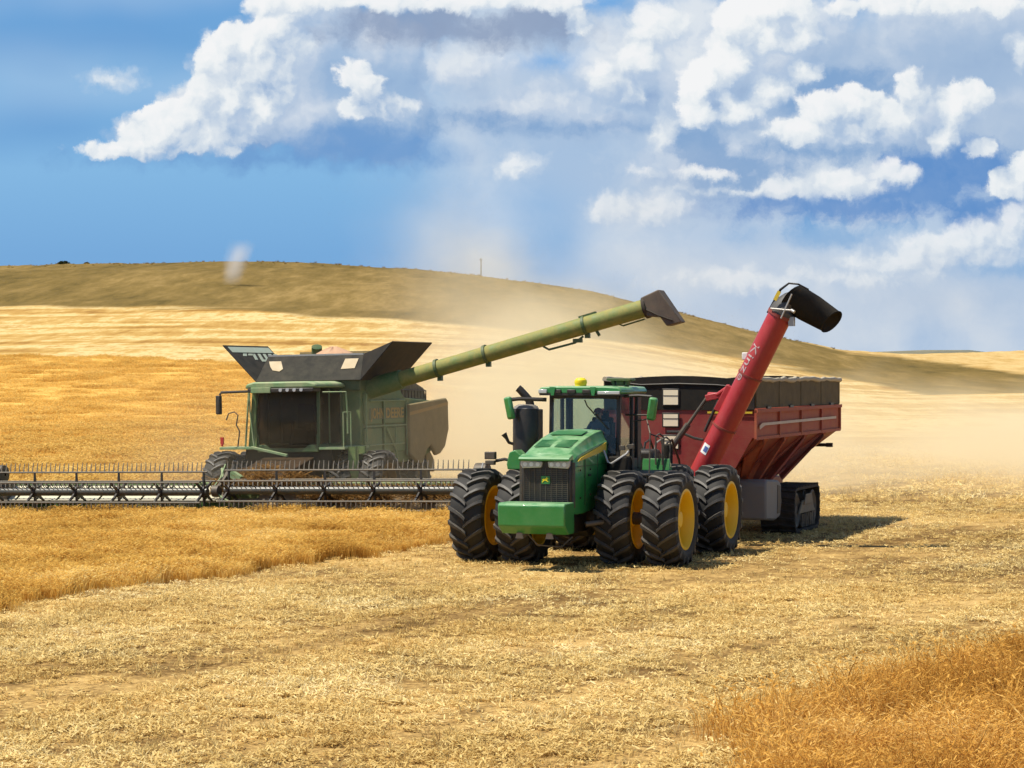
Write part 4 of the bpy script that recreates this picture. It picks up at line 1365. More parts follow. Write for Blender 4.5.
# ------------------------------------------------------------------ the driver, seated
def person_mesh(name):
    J = {'pelvis': (0, 0, 0), 'waist': (0, .03, .16), 'chest': (0, .04, .36), 'neckb': (0, .02, .50), 'neck': (0, .0, .57), 'head': (0, -.02, .66), 'crown': (0, -.01, .77),
         'hipL': (.10, -.03, -.02), 'kneeL': (.15, -.46, .04), 'ankL': (.15, -.52, -.38), 'toeL': (.16, -.72, -.44),
         'hipR': (-.10, -.03, -.02), 'kneeR': (-.15, -.46, .04), 'ankR': (-.15, -.52, -.38), 'toeR': (-.16, -.72, -.44),
         'shL': (.19, .03, .45), 'elL': (.27, -.12, .20), 'wrL': (.17, -.40, .30), 'palL': (.165, -.46, .33),
         'shR': (-.19, .03, .45), 'elR': (-.27, -.12, .20), 'wrR': (-.17, -.40, .30), 'palR': (-.165, -.46, .33)}
    rad = {'pelvis': .15, 'waist': .14, 'chest': .155, 'neckb': .085, 'neck': .055, 'head': .095, 'crown': .075, 'hipL': .10, 'kneeL': .072, 'ankL': .05, 'toeL': .042,
           'shL': .075, 'elL': .052, 'wrL': .036, 'palL': .040}
    E = [('pelvis', 'waist'), ('waist', 'chest'), ('chest', 'neckb'), ('neckb', 'neck'), ('neck', 'head'), ('head', 'crown')]
    for s in 'LR':
        E += [('pelvis', 'hip' + s), ('hip' + s, 'knee' + s), ('knee' + s, 'ank' + s), ('ank' + s, 'toe' + s),
              ('chest', 'sh' + s), ('sh' + s, 'el' + s), ('el' + s, 'wr' + s), ('wr' + s, 'pal' + s)]
        sg = 1 if s == 'L' else -1
        bx, by, bz = J['pal' + s]
        for f in range(4):          # four fingers hooked over the wheel rim
            l = (.030, .034, .032, .025)[f]
            o = (f - 1.5) * .019
            J[f'f{f}a' + s] = (bx + sg * o, by - .035, bz + .022)
            J[f'f{f}b' + s] = (bx + sg * o, by - .035 - l, bz + .010)
            J[f'f{f}c' + s] = (bx + sg * o, by - .030 - l, bz - .020)
            E += [('pal' + s, f'f{f}a' + s), (f'f{f}a' + s, f'f{f}b' + s), (f'f{f}b' + s, f'f{f}c' + s)]
        J['ta' + s] = (bx - sg * .045, by + .005, bz + .01)
        J['tb' + s] = (bx - sg * .055, by - .03, bz + .0)
        E += [('pal' + s, 'ta' + s), ('ta' + s, 'tb' + s)]
    names = list(J)
    me = bpy.data.meshes.new(name)
    me.from_pydata([J[n] for n in names], [(names.index(a), names.index(b_)) for a, b_ in E], [])
    o = bpy.data.objects.new(name + ' source', me)
    COL.objects.link(o)
    md = o.modifiers.new('skin', 'SKIN')
    md.use_smooth_shade = True
    if not me.skin_vertices: me.attributes  # layer is made by the modifier
    lay = me.skin_vertices[0].data
    for i, n in enumerate(names):
        r = rad.get(n, rad.get(n[:-1] + 'L', .009))
        lay[i].radius = (r, r)
        lay[i].use_root = n == 'pelvis'
    o.modifiers.new('subdivision', 'SUBSURF').levels = 1
    dg = bpy.context.evaluated_depsgraph_get()
    dg.update()
    out = bpy.data.meshes.new_from_object(o.evaluated_get(dg))
    bpy.data.objects.remove(o)
    out.name = name
    out.materials.clear()
    for q in (M['shirt'], M['skin'], M['black_soft']): out.materials.append(q)
    for p_ in out.polygons:
        c = p_.center
        p_.use_smooth = True
        p_.material_index = 1 if c.z > .545 or (c.y < -.30 and abs(c.x) < .25 and c.z > .24) else 2 if c.z < .10 else 0
    return out


try:
    pm = person_mesh('person')
    P_ = mesh_obj('person', pm)
except Exception as exc:
    print('person failed', exc)
    raise
tl = T.matrix_basis @ Vector((0.10, 1.78, 2.60))
Tm = Matrix.Translation((T_O[0], T_O[1], 0)) @ Matrix.Rotation(-T_A, 4, 'Z')
P_.location = Tm @ Vector((0.0, 1.80, 2.62))
P_.rotation_euler = (0, 0, -T_A)
tag(P_, 'person seated at the steering wheel inside the green tractor cab', 'person')
b = MB()
for s in (-1, 1):
    b.lathe([(0, .016), (.008, .012), (.012, 0)], (0, 0, 0), 'y', 8)
b.bm.free()
b = MB()
b.lathe([(.0, .108), (.04, .106), (.09, .075), (.115, 0)], (0, 0, 0), 'z', 18)
b.prism([(-.07, -.09), (.07, -.09), (.055, -.19), (-.055, -.19)], 0.0, .012, 'z')
b.build('cap', M['cap'], P_, loc=(0, -.015, .715))
b = MB()
b.tube([(0, -.115, .685), (0, -.135, .655), (0, -.115, .645)], [.008, .016, .010], 6)
b.build('nose', M['skin'], P_)
for s in (-1, 1):
    b = MB(); b.lathe([(-.02, 0), (-.008, .013), (.008, .013), (.02, 0)], (s * .036, -.103, .69), 'y', 8)
    b.build('eye', M['black'], P_)
    b = MB(); b.lathe([(-.015, .01), (0, .028), (.015, .01)], (s * .095, -.0, .67), 'x', 8)
    b.build('ear', M['skin'], P_)
b = MB(); b.box((0, -.112, .618), (.05, .012, .012)); b.build('mouth', M['red_deep'], P_, bevel=.004)
# ------------------------------------------------------------------ combine harvester: origin under the front of its cab
H = empty('combine_harvester', (COMB_O[0], COMB_O[1], 0.0), rot=(0, COMB_ROLL * -1, -COMB_A))
H.rotation_mode = 'XYZ'
tag(H, 'dusty green combine harvester with black hopper flaps, raised unloading tube and wide reel', 'combine harvester')
# wheels
TYRE_C = tyre_mesh('harvester tyre', 1.05, .80, .62, 18, M['rubber'])
RIM_C = rim_mesh('harvester rim', .62, .80, paint('yellow rim under dust', (.16, .09, .012), .8, .45, dust_sheen_col=(.10, .075, .04)), M['dark_steel'])
for x in (-2.62, -1.66, 1.66, 2.62):
    wheel(H, (x, .95, .93), 1 if x > 0 else -1, TYRE_C, RIM_C, .89)
for x in (-1.55, 1.55):
    wheel(H, (x, 6.4, .74), 1 if x > 0 else -1, TYRE_C, RIM_C, .71)
for p_, q_ in (((-2.3, .7, .75), (2.3, 1.2, 1.15)), ((-1.3, 6.2, .6), (1.3, 6.6, .9))):
    b = MB()
    b.box2(p_, q_)
    b.build('axle', M['dark_steel'], H, bevel=.03)
b = MB()
b.box2((-.95, .9, 1.15), (.95, 6.6, 1.7))
b.box2((-1.45, .1, 1.35), (1.45, 1.0, 1.95))
b.build('chassis', M['black_soft'], H)
# feeder house
b = MB()
b.loft([[(-.85, .8, 1.1), (.85, .8, 1.1), (.85, .8, 1.85), (-.85, .8, 1.85)], [(-.85, -3.1, .35), (.85, -3.1, .35), (.85, -3.1, 1.0), (-.85, -3.1, 1.0)]])
b.build('feeder_house', paint('dusty dark feeder', (.022, .016, .010), .9, .25, spec=.1, dust_sheen_col=(.12, .065, .03)), H, bevel=.02)
for s in (-1, 1):
    b = MB()
    b.cyl((s * 1.0, .9, .95), (s * 1.0, -2.2, .75), .07)
    b.cyl((s * 1.0, -1.2, .82), (s * 1.0, -2.9, .70), .045)
    b.build('lift_cylinder', M['dark_steel'], H)
# body
b = MB()
b.prism([(1.8, 1.65), (1.8, 3.78), (4.9, 3.78), (5.3, 3.45), (8.2, 3.30), (8.6, 2.9), (8.6, 1.9), (7.0, 1.5), (5.2, 1.35), (3.2, 1.5)], -1.66, 1.66)
body = b.build('body', M['green_dusty'], H, bevel=.04)
b = MB()
b.prism([(5.0, 3.45), (5.2, 3.85), (6.6, 3.95), (7.4, 3.75), (7.7, 3.3)], -1.35, 1.5)
eng = b.build('engine_cover', paint('dusty engine screen', (.05, .06, .04), .8, .5, scale=9, dust_sheen_col=(.26, .22, .13)), body, bevel=.05)
b = MB()
for i in range(9):
    b.tube([(1.52, 5.2 + i * .27, 3.42), (1.52, 5.2 + i * .27, 3.70)], .016, 5)
b.tube([(1.52, 5.1, 3.70), (1.52, 7.5, 3.66)], .02, 6)
b.tube([(1.52, 7.5, 3.3), (1.52, 7.5, 3.66)], .02, 6)
b.build('deck_rail', M['dark_steel'], body)
# side panels with rails, ribs and the letter band
for s in (1, -1):
    x = s * 1.675
    for (y0, y1, z0, z1) in ((1.95, 3.35, 2.62, 3.6), (3.45, 5.2, 2.62, 3.4), (1.95, 3.35, 1.78, 2.52), (3.45, 5.2, 1.72, 2.52)):
        b = MB()
        b.box2((x - .02, y0, z0), (x + s * .045, y1, z1))
        b.build('side_panel', M['green_dusty'], body, bevel=.03)
    b = MB()
    for z, y0, y1 in ((3.36, 2.3, 5.1), (2.57, 1.95, 5.2), (1.98, 2.2, 5.0)):
        b.tube([(x + s * .09, y0, z), (x + s * .09, y1, z)], .022, 7)
    for y, z0, z1 in ((2.0, 2.1, 3.6), (3.4, 1.7, 3.4), (4.3, 1.8, 2.6), (5.22, 1.6, 3.35)):
        b.tube([(x + s * .09, y, z0), (x + s * .09, y, z1)], .022, 6)
    b.tube([(x + s * .09, 3.5, 2.55), (x + s * .10, 4.2, 1.9), (x + s * .10, 4.4, 1.5)], .03, 6)
    b.build('side_rail', M['green_roof'], body)
    b = MB()
    b.box2((x + s * .05, 2.3, 2.78), (x + s * .056, 5.15, 3.14))
    b.build('letter_band', M['green_dark'], body)
    for word, y0, wl in (('JOHN', 2.4, 1.05), ('DEERE', 3.62, 1.43)):
        tm = text_mesh('lettering', word, .44, M['letter'], bold=.012)
        xs = [v.co.x for v in tm.vertices]
        wx = max(xs) - min(xs)
        for v in tm.vertices:
            t = (v.co.x - min(xs)) / wx * wl
            if s > 0:
                v.co = Vector((x + .062 + v.co.z, y0 + t, 2.82 + v.co.y))
            else:
                v.co = Vector((x - .062 - v.co.z, 7.45 - y0 - t, 2.82 + v.co.y))
        mesh_obj('lettering', tm, body)
    # side shield at the rear, thick with dust
    b = MB()
    b.prism([(5.25, 3.22), (8.5, 3.40), (8.66, 3.30), (8.70, 2.35), (8.35, 1.78), (7.9, 1.55), (7.55, 1.50), (7.1, 1.86), (6.75, 1.72), (6.35, 1.30), (6.0, 1.28), (5.25, 1.62)], s * 1.72, s * 1.86)
    sh = b.build('rear_shield', M['dust_coat'], body, bevel=.05)
    b = MB()
    b.prism([(5.25, 2.86), (8.62, 3.16), (8.62, 3.27), (5.25, 2.97)], s * 1.861, s * 1.868)
    b.build('stripe', paint('dusty yellow band', (.40, .24, .05), .8, .5), sh)
b = MB()
b.box2((-1.6, 8.55, 1.7), (1.6, 8.72, 3.2))
b.prism([(8.3, 1.9), (8.3, 1.1), (9.0, .9), (9.0, 1.3)], -1.2, 1.2)
b.build('straw_chopper', M['dust_coat'], body, bevel=.04)
# ladder landing, rails and door side at the photo's right of the cab
b = MB()
b.box2((1.1, -.1, 1.93), (1.95, 1.75, 2.0))
b.tube([(1.90, -.05, 2.0), (1.90, -.05, 3.05), (1.90, .5, 3.05), (1.90, .5, 2.0)], .022, 6)
b.tube([(1.25, -.1, 3.66), (1.93, .1, 3.66), (1.95, .15, 3.0), (1.95, .15, 2.4)], .025, 6)
b.build('landing', M['green_roof'], H)
b = MB()
for i in range(5):
    b.box2((1.95, .2, .55 + .3 * i), (2.25, .75, .59 + .3 * i))
b.box2((1.94, .17, .5), (2.28, .2, 2.0)); b.box2((1.94, .75, .5), (2.28, .78, 2.0))
b.build('ladder', M['green_dusty'], H)
# cab
b = MB()
b.box2((-1.02, 0.02, 1.85), (1.02, 1.8, 2.08))
for s in (-1, 1):
    b.prism([(.96, 2.05), (1.05, 2.05), (1.08, 3.76), (.99, 3.76)] if s > 0 else [(-.96, 2.05), (-1.05, 2.05), (-1.08, 3.76), (-.99, 3.76)], .02, .12, 'y')
    b.box2((s * .98, 1.66, 2.05), (s * 1.07, 1.8, 3.76))
    b.box2((s * 1.0, .78, 2.05), (s * 1.06, .86, 3.76))
b.box2((-1.0, 1.74, 2.05), (1.0, 1.82, 3.76))
ccab = b.build('cab', M['green_dark'], H, bevel=.02)
b = MB()
secs = []
for z, y0 in ((1.98, -.06), (2.6, -.20), (3.2, -.16), (3.74, -.02)):
    secs.append([(1.0 * q, y0 + .02 + .16 * q * q, z) for q in (-1, -.7, -.35, 0, .35, .7, 1)])
b.loft(secs, caps=False, closed=False)
b.build('windscreen', M['glass_brown'], ccab, smooth=80)
for s in (-1, 1):
    b = MB()
    b.face([(s * 1.035, .13, 2.1), (s * 1.035, 1.66, 2.1), (s * 1.035, 1.66, 3.72), (s * 1.035, .13, 3.72)])
    b.build('side_window', M['glass_brown'], ccab, smooth=0)
b = MB()
b.box2((-.3, .9, 2.1), (.3, 1.4, 2.55)); b.box2((-.27, 1.35, 2.5), (.27, 1.5, 3.3))
b.box2((.36, .5, 2.5), (.56, 1.3, 2.72))
b.tube([(0, .25, 2.08), (0, .45, 2.8)], .05)
b.build('seat', M['black_soft'], ccab, bevel=.03)
b = MB()
b.prism([(-1.20, 3.80), (-1.16, 3.93), (-.9, 4.0), (.9, 4.0), (1.16, 3.93), (1.20, 3.80)], -.42, 1.9, 'y')
roof_c = b.build('roof', M['green_roof'], ccab, bevel=.05)
b = MB()
b.box2((-1.1, -.44, 3.68), (1.1, .1, 3.80))
b.build('visor', M['black'], roof_c, bevel=.02)
b = MB()
b.box2((-.98, -.46, 3.66), (-.32, -.40, 3.83))
b.build('visor_panel', M['green_roof'], roof_c, bevel=.015)
for k in range(4):
    b = MB()
    b.cyl((.02 + k * .23, -.475, 3.745), (.02 + k * .23, -.40, 3.745), .055, n=12)
    b.build('roof_light', M['lens'], roof_c)
# photo-left side of the cab: platform, frame, mirror
b = MB()
b.box2((-2.15, -.3, 1.95), (-1.02, .55, 2.03))
b.prism([(-1.05, 1.97), (-1.05, 2.05), (.15, 1.80), (.15, 1.72)], -.36, -.26, 'y')
b.build('platform', M['green_roof'], H, bevel=.01)
b = MB()
b.prism([(-1.30, 2.0), (-1.02, 2.0), (-1.02, 3.72), (-1.14, 3.72)], -.02, .03, 'y')
b.build('cab_frame', M['green_dusty'], ccab)
b = MB()
b.tube([(-1.36, -.1, 2.0), (-1.22, -.1, 3.7)], .03, 6)
b.tube([(-1.02, -.2, 2.05), (-1.16, -.16, 3.1), (-1.2, -.1, 3.7)], .025, 6)
b.build('frame_tube', M['green_roof'], ccab)
b = MB()
b.tube([(-1.62, -.1, 2.03), (-1.55, -.1, 2.5), (-1.66, -.1, 2.7), (-1.60, -.1, 3.0), (-1.72, -.1, 3.1), (-1.92, -.1, 3.05), (-2.0, -.1, 2.85)], .022, 6)
b.build('handrail', M['dark_steel'], ccab)
b = MB()
b.tube([(-1.1, -.2, 3.72), (-1.95, -.5, 3.70), (-2.0, -.52, 3.62)], .04, 8)
ma = b.build('mirror_arm', M['black'], ccab)
b = MB()
b.box((-2.03, -.52, 3.32), (.16, .14, .58), (0, 0, R(-20)))
b.build('mirror', M['black'], ma, bevel=.03)
b = MB()
b.cyl((-2.1, -.2, 2.05), (-2.1, -.2, 2.14), .035); b.box((-2.1, -.2, 2.22), (.10, .06, .22))
b.build('marker_light', M['red_lens'], H)

# grain tank flaps
TX, TY0, TY1, TZ = 1.78, 1.55, 4.7, 4.02
b = MB()
b.box2((-1.7, 1.7, 3.7), (1.7, 4.8, 4.03))
b.build('grain_tank', M['green_dark'], H, bevel=.02)
b = MB()
b.plate([(-TX, TY0, TZ), (TX, TY0, TZ), (TX - .15, TY0 + .62, TZ + .80), (-TX + .15, TY0 + .62, TZ + .80)], .03)
fl = b.build('tank_flap', M['flap'], H)
fl['label'] = 'black front flap of the grain tank'
for (x0, x1, z0, z1) in ((-1.44, -1.02, .30, .62), (1.02, 1.52, .34, .66)):
    b = MB()
    q = lambda x, z: (x, TY0 + .62 * z / .80 - .028, TZ + z + .005)
    if x0 < 0:
        poly = [q(x0 - .1, z1), q(x1 - .1, z1), q(x1 + .05, z0 + .08), q(x1 - .05, z0), q(x0 + .12, z0 + .04), q(x0, z0 + .16)]
    else:
        poly = [q(x0, z0), q(x1 - .04, z0 + .02), q(x1, z1), q(x0 + .05, z1)]
    b.plate(poly, .02)
    b.build('flap_window', M['flap_pane'], fl)
b = MB()
b.box((0, TY0 + .64, TZ + .81), (2 * TX - .3, .10, .05))
b.build('flap_rim', M['steel'], fl)
b = MB()
b.plate([(-TX, TY1, TZ), (TX, TY1, TZ), (TX, TY1 + .1, TZ + .95), (-TX, TY1 + .1, TZ + .95)], .03)
b.build('tank_flap', M['dust_coat'], H)
for s in (-1, 1):
    out = Vector((s * 1.12, 0, 1.16))
    A0, B0_ = Vector((s * TX, TY0, TZ)), Vector((s * TX, TY1, TZ))
    A1, B1_ = A0 + out + Vector((0, -.05, 0)), B0_ + out
    b = MB()
    b.plate([A0, B0_, B1_, A1], .03)
    f2 = b.build('tank_flap', M['flap'] if s < 0 else paint('dusty black sheet', (.022, .018, .013), .8, .22, dust_sheen_col=(.12, .085, .05)), H)
    nrm = (B0_ - A0).cross(A1 - A0).normalized() * (.022 if s < 0 else -.022)
    P = lambda a, t: A0.lerp(B0_, a).lerp(A1.lerp(B1_, a), t) - nrm * (1 if s < 0 else -1) * (-1)
    b = MB()
    for sgn in (1, -1):
        Q = lambda a, t: A0.lerp(B0_, a).lerp(A1.lerp(B1_, a), t) + nrm * sgn
        b.plate([Q(.06, .80), Q(.97, .80), Q(.97, .95), Q(.06, .95)], .008)
        for i, (a0, a1, t0, t1) in enumerate(((.22, .30, .70, .77), (.34, .46, .72, .77), (.42, .48, .60, .77), (.54, .60, .55, .77), (.58, .68, .55, .61), (.66, .72, .55, .77), (.78, .85, .52, .77), (.90, .98, .52, .77))):
            b.plate([Q(a0, t0), Q(a1, t0), Q(a1 + .05, t1), Q(a0 + .05, t1)], .008)
    if s < 0:
        b.build('flap_marking', paint('pale flap marking', (.42, .52, .42), .7, .25), f2)
    else:
        b.bm.free()
    if s < 0: continue      # corner gusset between front and side flaps
    b = MB()
    b.plate([A0, A1, Vector((s * (TX - .15), TY0 + .62, TZ + .80))], .02)
    b.build('corner_flap', M['black_soft'], f2)
# grain spout and heap over the tank
b = MB()
b.tube([(-.35, 3.0, 4.1), (-.35, 3.0, 4.9), (-.30, 2.9, 5.1)], .17, 12)
b.build('filling_auger', M['green_dark'], H)
b = MB()
ring = []
nh = 26
for (rr, zz) in ((1.0, 4.30), (.75, 4.62), (.5, 4.86), (.25, 5.0), (.08, 5.08)):
    ring.append([(.15 + rr * 1.25 * math.cos(2 * math.pi * k / nh) * (1 + .06 * math.sin(3.1 * k)), 3.2 + rr * 1.2 * math.sin(2 * math.pi * k / nh), zz + .03 * math.sin(2.3 * k)) for k in range(nh)])
b.loft(ring)
hp = b.build('grain_heap', paint('heap of reddish grain', (.46, .27, .16), .95, .3, scale=14, dust_sheen_col=(.55, .36, .22)), None)
hp.matrix_basis = Matrix.Translation((COMB_O[0], COMB_O[1], 0)) @ Euler((0, -COMB_ROLL, -COMB_A)).to_matrix().to_4x4()
tag(hp, 'heap of pinkish grain rising behind the black flaps of the harvester', 'grain', kind='stuff')

# unloading tube
A_ = Vector((1.55, 2.5, 3.72)); B_ = Vector((10.75, 2.5, 6.04))
dirn = (B_ - A_).normalized()
upv = (Vector((0, 0, 1)) - dirn * dirn.z).normalized()
b = MB()
b.cyl(A_ + dirn * 1.0, B_, .25, .27, 24)
aug = b.build('unloading_auger', M['auger_green'], H)
b = MB()
b.cyl(A_ - dirn * .4, A_ + dirn * 1.25, .34, .30, 20)
b.cyl((1.3, 2.5, 3.2), (1.3, 2.5, 3.9), .36, n=18)
b.build('auger_base', M['green_dusty'], aug)
b = MB()
b.bm.free()
for t in (2.45, 4.1, 7.4):
    b = MB()
    b.cyl(A_ + dirn * t, A_ + dirn * (t + .09), .30, n=22)
    b.box(A_ + dirn * (t + .04) - upv * .32, (.14, .14, .14))
    b.build('clamp_ring', M['green_dark'], aug)
pt = lambda t, h, y=0: A_ + dirn * t + upv * h + Vector((0, y, 0))
b = MB()
b.tube([pt(6.0, -.26), pt(6.15, -.40), pt(7.0, -.42), pt(7.3, -.30)], .035, 7)
b.box(pt(7.1, -.38), (.28, .12, .12))
b.build('auger_bracket', M['green_dark'], aug)
b = MB()
b.tube([pt(7.75, -.26), pt(7.8, -.42)], .05, 7)
b.build('auger_light', M['green_dark'], aug)
b = MB()
b.tube([pt(8.5, -.26), pt(8.6, -.33), pt(9.3, -.32)], .025, 6)
b.build('auger_rod', M['green_dark'], aug)
b = MB()
b.box(pt(7.6, .28), (.55, .14, .07), (0, -.26, 0))
b.build('auger_cap', M['green_dark'], aug)
b = MB()
E = B_
b.loft([[E + upv * .30 + Vector((-.03, y, 0)) if k < 1 else E + q for k, q in enumerate(())] for y in ()]) if False else None
sec0 = [pt(9.45, .31, -.26), pt(9.45, .31, .26), pt(9.45, -.29, .26), pt(9.45, -.29, -.26)]
c1 = pt(10.0, .33)
sec1 = [c1 + Vector((0, -.30, .06)), c1 + Vector((0, .30, .06)), pt(9.85, -.42, .30), pt(9.85, -.42, -.30)]
tip = E + dirn * .70 + Vector((.26, 0, -.70))
sec2 = [tip + Vector((.16, -.24, .05)), tip + Vector((.16, .24, .05)), tip + Vector((-.30, .24, -.06)), tip + Vector((-.30, -.24, -.06))]
b.loft([sec0, sec1, sec2])
sp_ = b.build('spout', paint('dusty rubber spout', (.07, .055, .045), .8, .35, dust_sheen_col=(.20, .15, .10)), aug, bevel=.03)
b = MB()
b.cyl(pt(9.38, 0), pt(9.48, 0), .33, n=20)
b.tube([pt(9.5, -.1, -.29), pt(9.8, -.35, -.31), tip + Vector((-.1, -.26, .1))], .03, 6)
b.build('spout_collar', M['rubber_dark'], sp_)

# ------------------------------------------------------------------ header (part of the harvester): reel, draper, dividers
HD = empty('header', (0, -4.25, 0.0), parent=H)
HW = 8.0
b = MB()
b.box2((-HW, .95, .30), (HW, 1.05, .98))
b.cyl((-HW, 1.0, 1.02), (HW, 1.0, 1.02), .075, n=10)
b.box2((-HW, -.75, .10), (HW, .95, .18))
b.build('header_frame', M['green_dusty'], HD)
for k in range(11):
    x0 = -HW + .35 + k * .70
    b = MB()
    b.plate([(x0, .05, .55), (x0 + .62, .05, .55), (x0 + .62, .90, .98), (x0, .90, .98)], .02)
    b.build('draper_belt', M['cream'], HD)
for x0, x1 in ((.95, 3.2), (3.25, 5.5), (5.55, HW - .1)):
    b = MB()
    b.plate([(x0, -.35, .34), (x1, -.35, .34), (x1, .90, .98), (x0, .90, .98)], .02)
    b.build('draper_belt', M['brown_mat'], HD)
b = MB()
b.box2((-HW, -.82, .12), (HW, -.70, .20))
n = int(2 * HW / .10)
for i in range(n):
    x = -HW + (i + .5) * .10
    b.prism([(x - .03, -.80), (x + .03, -.80), (x, -.98)], .14, .17, 'z')
b.build('cutter_bar', M['dark_steel'], HD)
for s in (-1, 1):
    b = MB()
    b.prism([(-1.55, .15), (-1.2, .45), (-.5, 1.05), (.15, 1.28), (.75, 1.25), (1.05, 1.0), (1.05, .15)], s * HW, s * (HW + .10))
    dv = b.build('divider', M['black'], HD, bevel=.03)
    b = MB()
    b.lathe([(-.2, .05), (-.18, .28), (.18, .28), (.2, .05)], (s * (HW - .25), .5, 1.35), 'x', 18)
    b.box2((s * (HW - .75), .1, .55), (s * (HW - .02), .6, 1.1))
    b.build('drive_housing', M['dark_steel'], dv, bevel=.02)
RZ, RY, RR_ = .89, -.45, .57
posts_l = [-7.35, -5.95, -4.55, -3.15, -1.75, -.40]
posts_r = [.40, 1.9, 3.4, 4.9, 6.3, 7.55]
for side, posts, dz in ((-1, posts_l, -.02), (1, posts_r, .02)):
    x0, x1 = min(posts) - (.25 if side < 0 else .12), max(posts) + (.12 if side < 0 else .25)
    reel = empty('reel', (0, RY, RZ + dz), parent=HD)
    b = MB()
    b.cyl((x0, 0, 0), (x1, 0, 0), .115, n=18)
    b.build('reel_tube', paint('reel tube paint', (.05, .055, .05), .28, .10, dust_sheen_col=(.3, .26, .18)), reel)
    for x in posts:
        b = MB()
        for k in range(6):
            a = math.pi / 2 + k * math.pi / 3
            b.plate([(x, .05 * math.sin(a) + .10 * math.cos(a), .10 * math.sin(a) - .05 * math.cos(a)), (x, RR_ * math.cos(a) + .02 * math.sin(a), RR_ * math.sin(a) - .02 * math.cos(a)),
                     (x, RR_ * math.cos(a) - .02 * math.sin(a), RR_ * math.sin(a) + .02 * math.cos(a)), (x, -.05 * math.sin(a) + .10 * math.cos(a), .10 * math.sin(a) + .05 * math.cos(a))], .05)
        b.cyl((x - .05, 0, 0), (x + .05, 0, 0), .17, n=12)
        b.build('reel_spider', M['black'], reel)
    for k in range(6):
        a = math.pi / 2 + k * math.pi / 3
        y, z = RR_ * math.cos(a), RR_ * math.sin(a)
        b = MB()
        b.cyl((x0, y, z), (x1, y, z), .026, n=8)
        nt_ = int((x1 - x0) / .15)
        for i in range(nt_):
            x = x0 + .075 + i * .15
            if k == 0:
                t1, t2 = (x, y + .03, z + .16), (x, y + .06, z + .27)
            elif k in (1, 5):
                t1, t2 = (x + .02, y + .05 * math.cos(a), z - .12), (x + .05, y + .12, z - .22)
            else:
                t1, t2 = (x, y - .02, z - .14), (x, y + .03, z - .27)
            b.tube([(x, y, z), t1, tuple(q + random.uniform(-.012, .012) for q in t2)], [.020, .016, .010], 4)
        bt = b.build('reel_bat', paint('reel bat steel', (.10, .10, .09), .45, .35, dust_sheen_col=(.34, .27, .17)) if k == 0 and side < 0 else bpy.data.materials['reel bat steel'], reel)
# reel arms: ends and the middle
for x in (-HW + .05, 0, HW - .05):
    b = MB()
    b.loft([[(x - .06, 1.0, 1.02), (x + .06, 1.0, 1.02), (x + .06, 1.0, 1.2), (x - .06, 1.0, 1.2)],
            [(x - .06, .3, 1.30), (x + .06, .3, 1.30), (x + .06, .3, 1.44), (x - .06, .3, 1.44)],
            [(x - .06, RY, RZ - .06), (x + .06, RY, RZ - .06), (x + .06, RY, RZ + .08), (x - .06, RY, RZ + .08)]])
    b.cyl((x - .10, RY, RZ), (x + .10, RY, RZ), .17, n=14)
    ra = b.build('reel_arm', M['dark_steel'], HD, bevel=.01)
    b = MB()
    b.cyl((x + .10, .9, .55), (x + .10, .45, 1.0), .045)
    b.cyl((x + .10, .6, .85), (x + .10, .1, 1.30), .028)
    b.tube([(x - .1, .9, 1.15), (x - .14, .4, 1.62), (x - .05, -.1, 1.25), (x - .1, RY, RZ + .1)], .02, 6)
    if x == 0:
        b.tube([(.1, RY - .05, RZ - .1), (.25, RY - .12, .70), (.45, RY - .1, .60), (.5, RY, .45)], .03, 6)
        b.tube([(-.3, .5, 1.5), (0, 0, 1.1), (.2, -.2, .9)], .035, 6)
        b.box((.30, .2, 1.28), (.35, .2, .2), (0, R(30), 0))
    b.build('reel_ram', M['green_roof'] if x == 0 else M['steel'], ra)
# cut crop gathered on the middle of the draper
x_ = RNG.uniform(-.6, 7.2, 320); y_ = RNG.uniform(-.2, .85, 320)
zz_ = .45 + (y_ + .3) * .45 + np.clip(.55 - np.abs(x_ - 1.1) * .25, 0, 1)
Hm = Matrix.Translation((COMB_O[0], COMB_O[1], 0)) @ Euler((0, -COMB_ROLL, -COMB_A)).to_matrix().to_4x4()
pts_ = [tuple(Hm @ Vector((a, b_ - 4.25, c_))) for a, b_, c_ in zip(x_, y_, zz_)]
CUT = straw_mat('cut reddish crop', [(0.0, (0.14, 0.07, 0.022)), (0.5, (0.32, 0.18, 0.06)), (1.0, (0.48, 0.31, 0.12))], 0.3)
scatter('cut_crop', pts_, RNG.uniform(.7, 1.2, 320), [clump('cut crop clump', CUT, 22, .22, .30, .4, .018, 0, lie=True, seed=200 + s) for s in range(3)], 'reddish cut crop gathered on the harvester header')
# ------------------------------------------------------------------ grain cart: x to the photo's right, y rearwards, origin under the middle of its front panel
G_O, G_A = (4.19, 58.17), R(19.5)
G = empty('grain_cart', (G_O[0], G_O[1], 0.0), -G_A)
tag(G, 'red grain cart on rubber tracks with a raised red auger, hitched behind the tractor', 'grain cart')
L, HWD, ZK, ZT, ZE = 10.4, 1.95, 2.63, 3.32, 4.05       # length, half width, kink, top of steel, top of extension
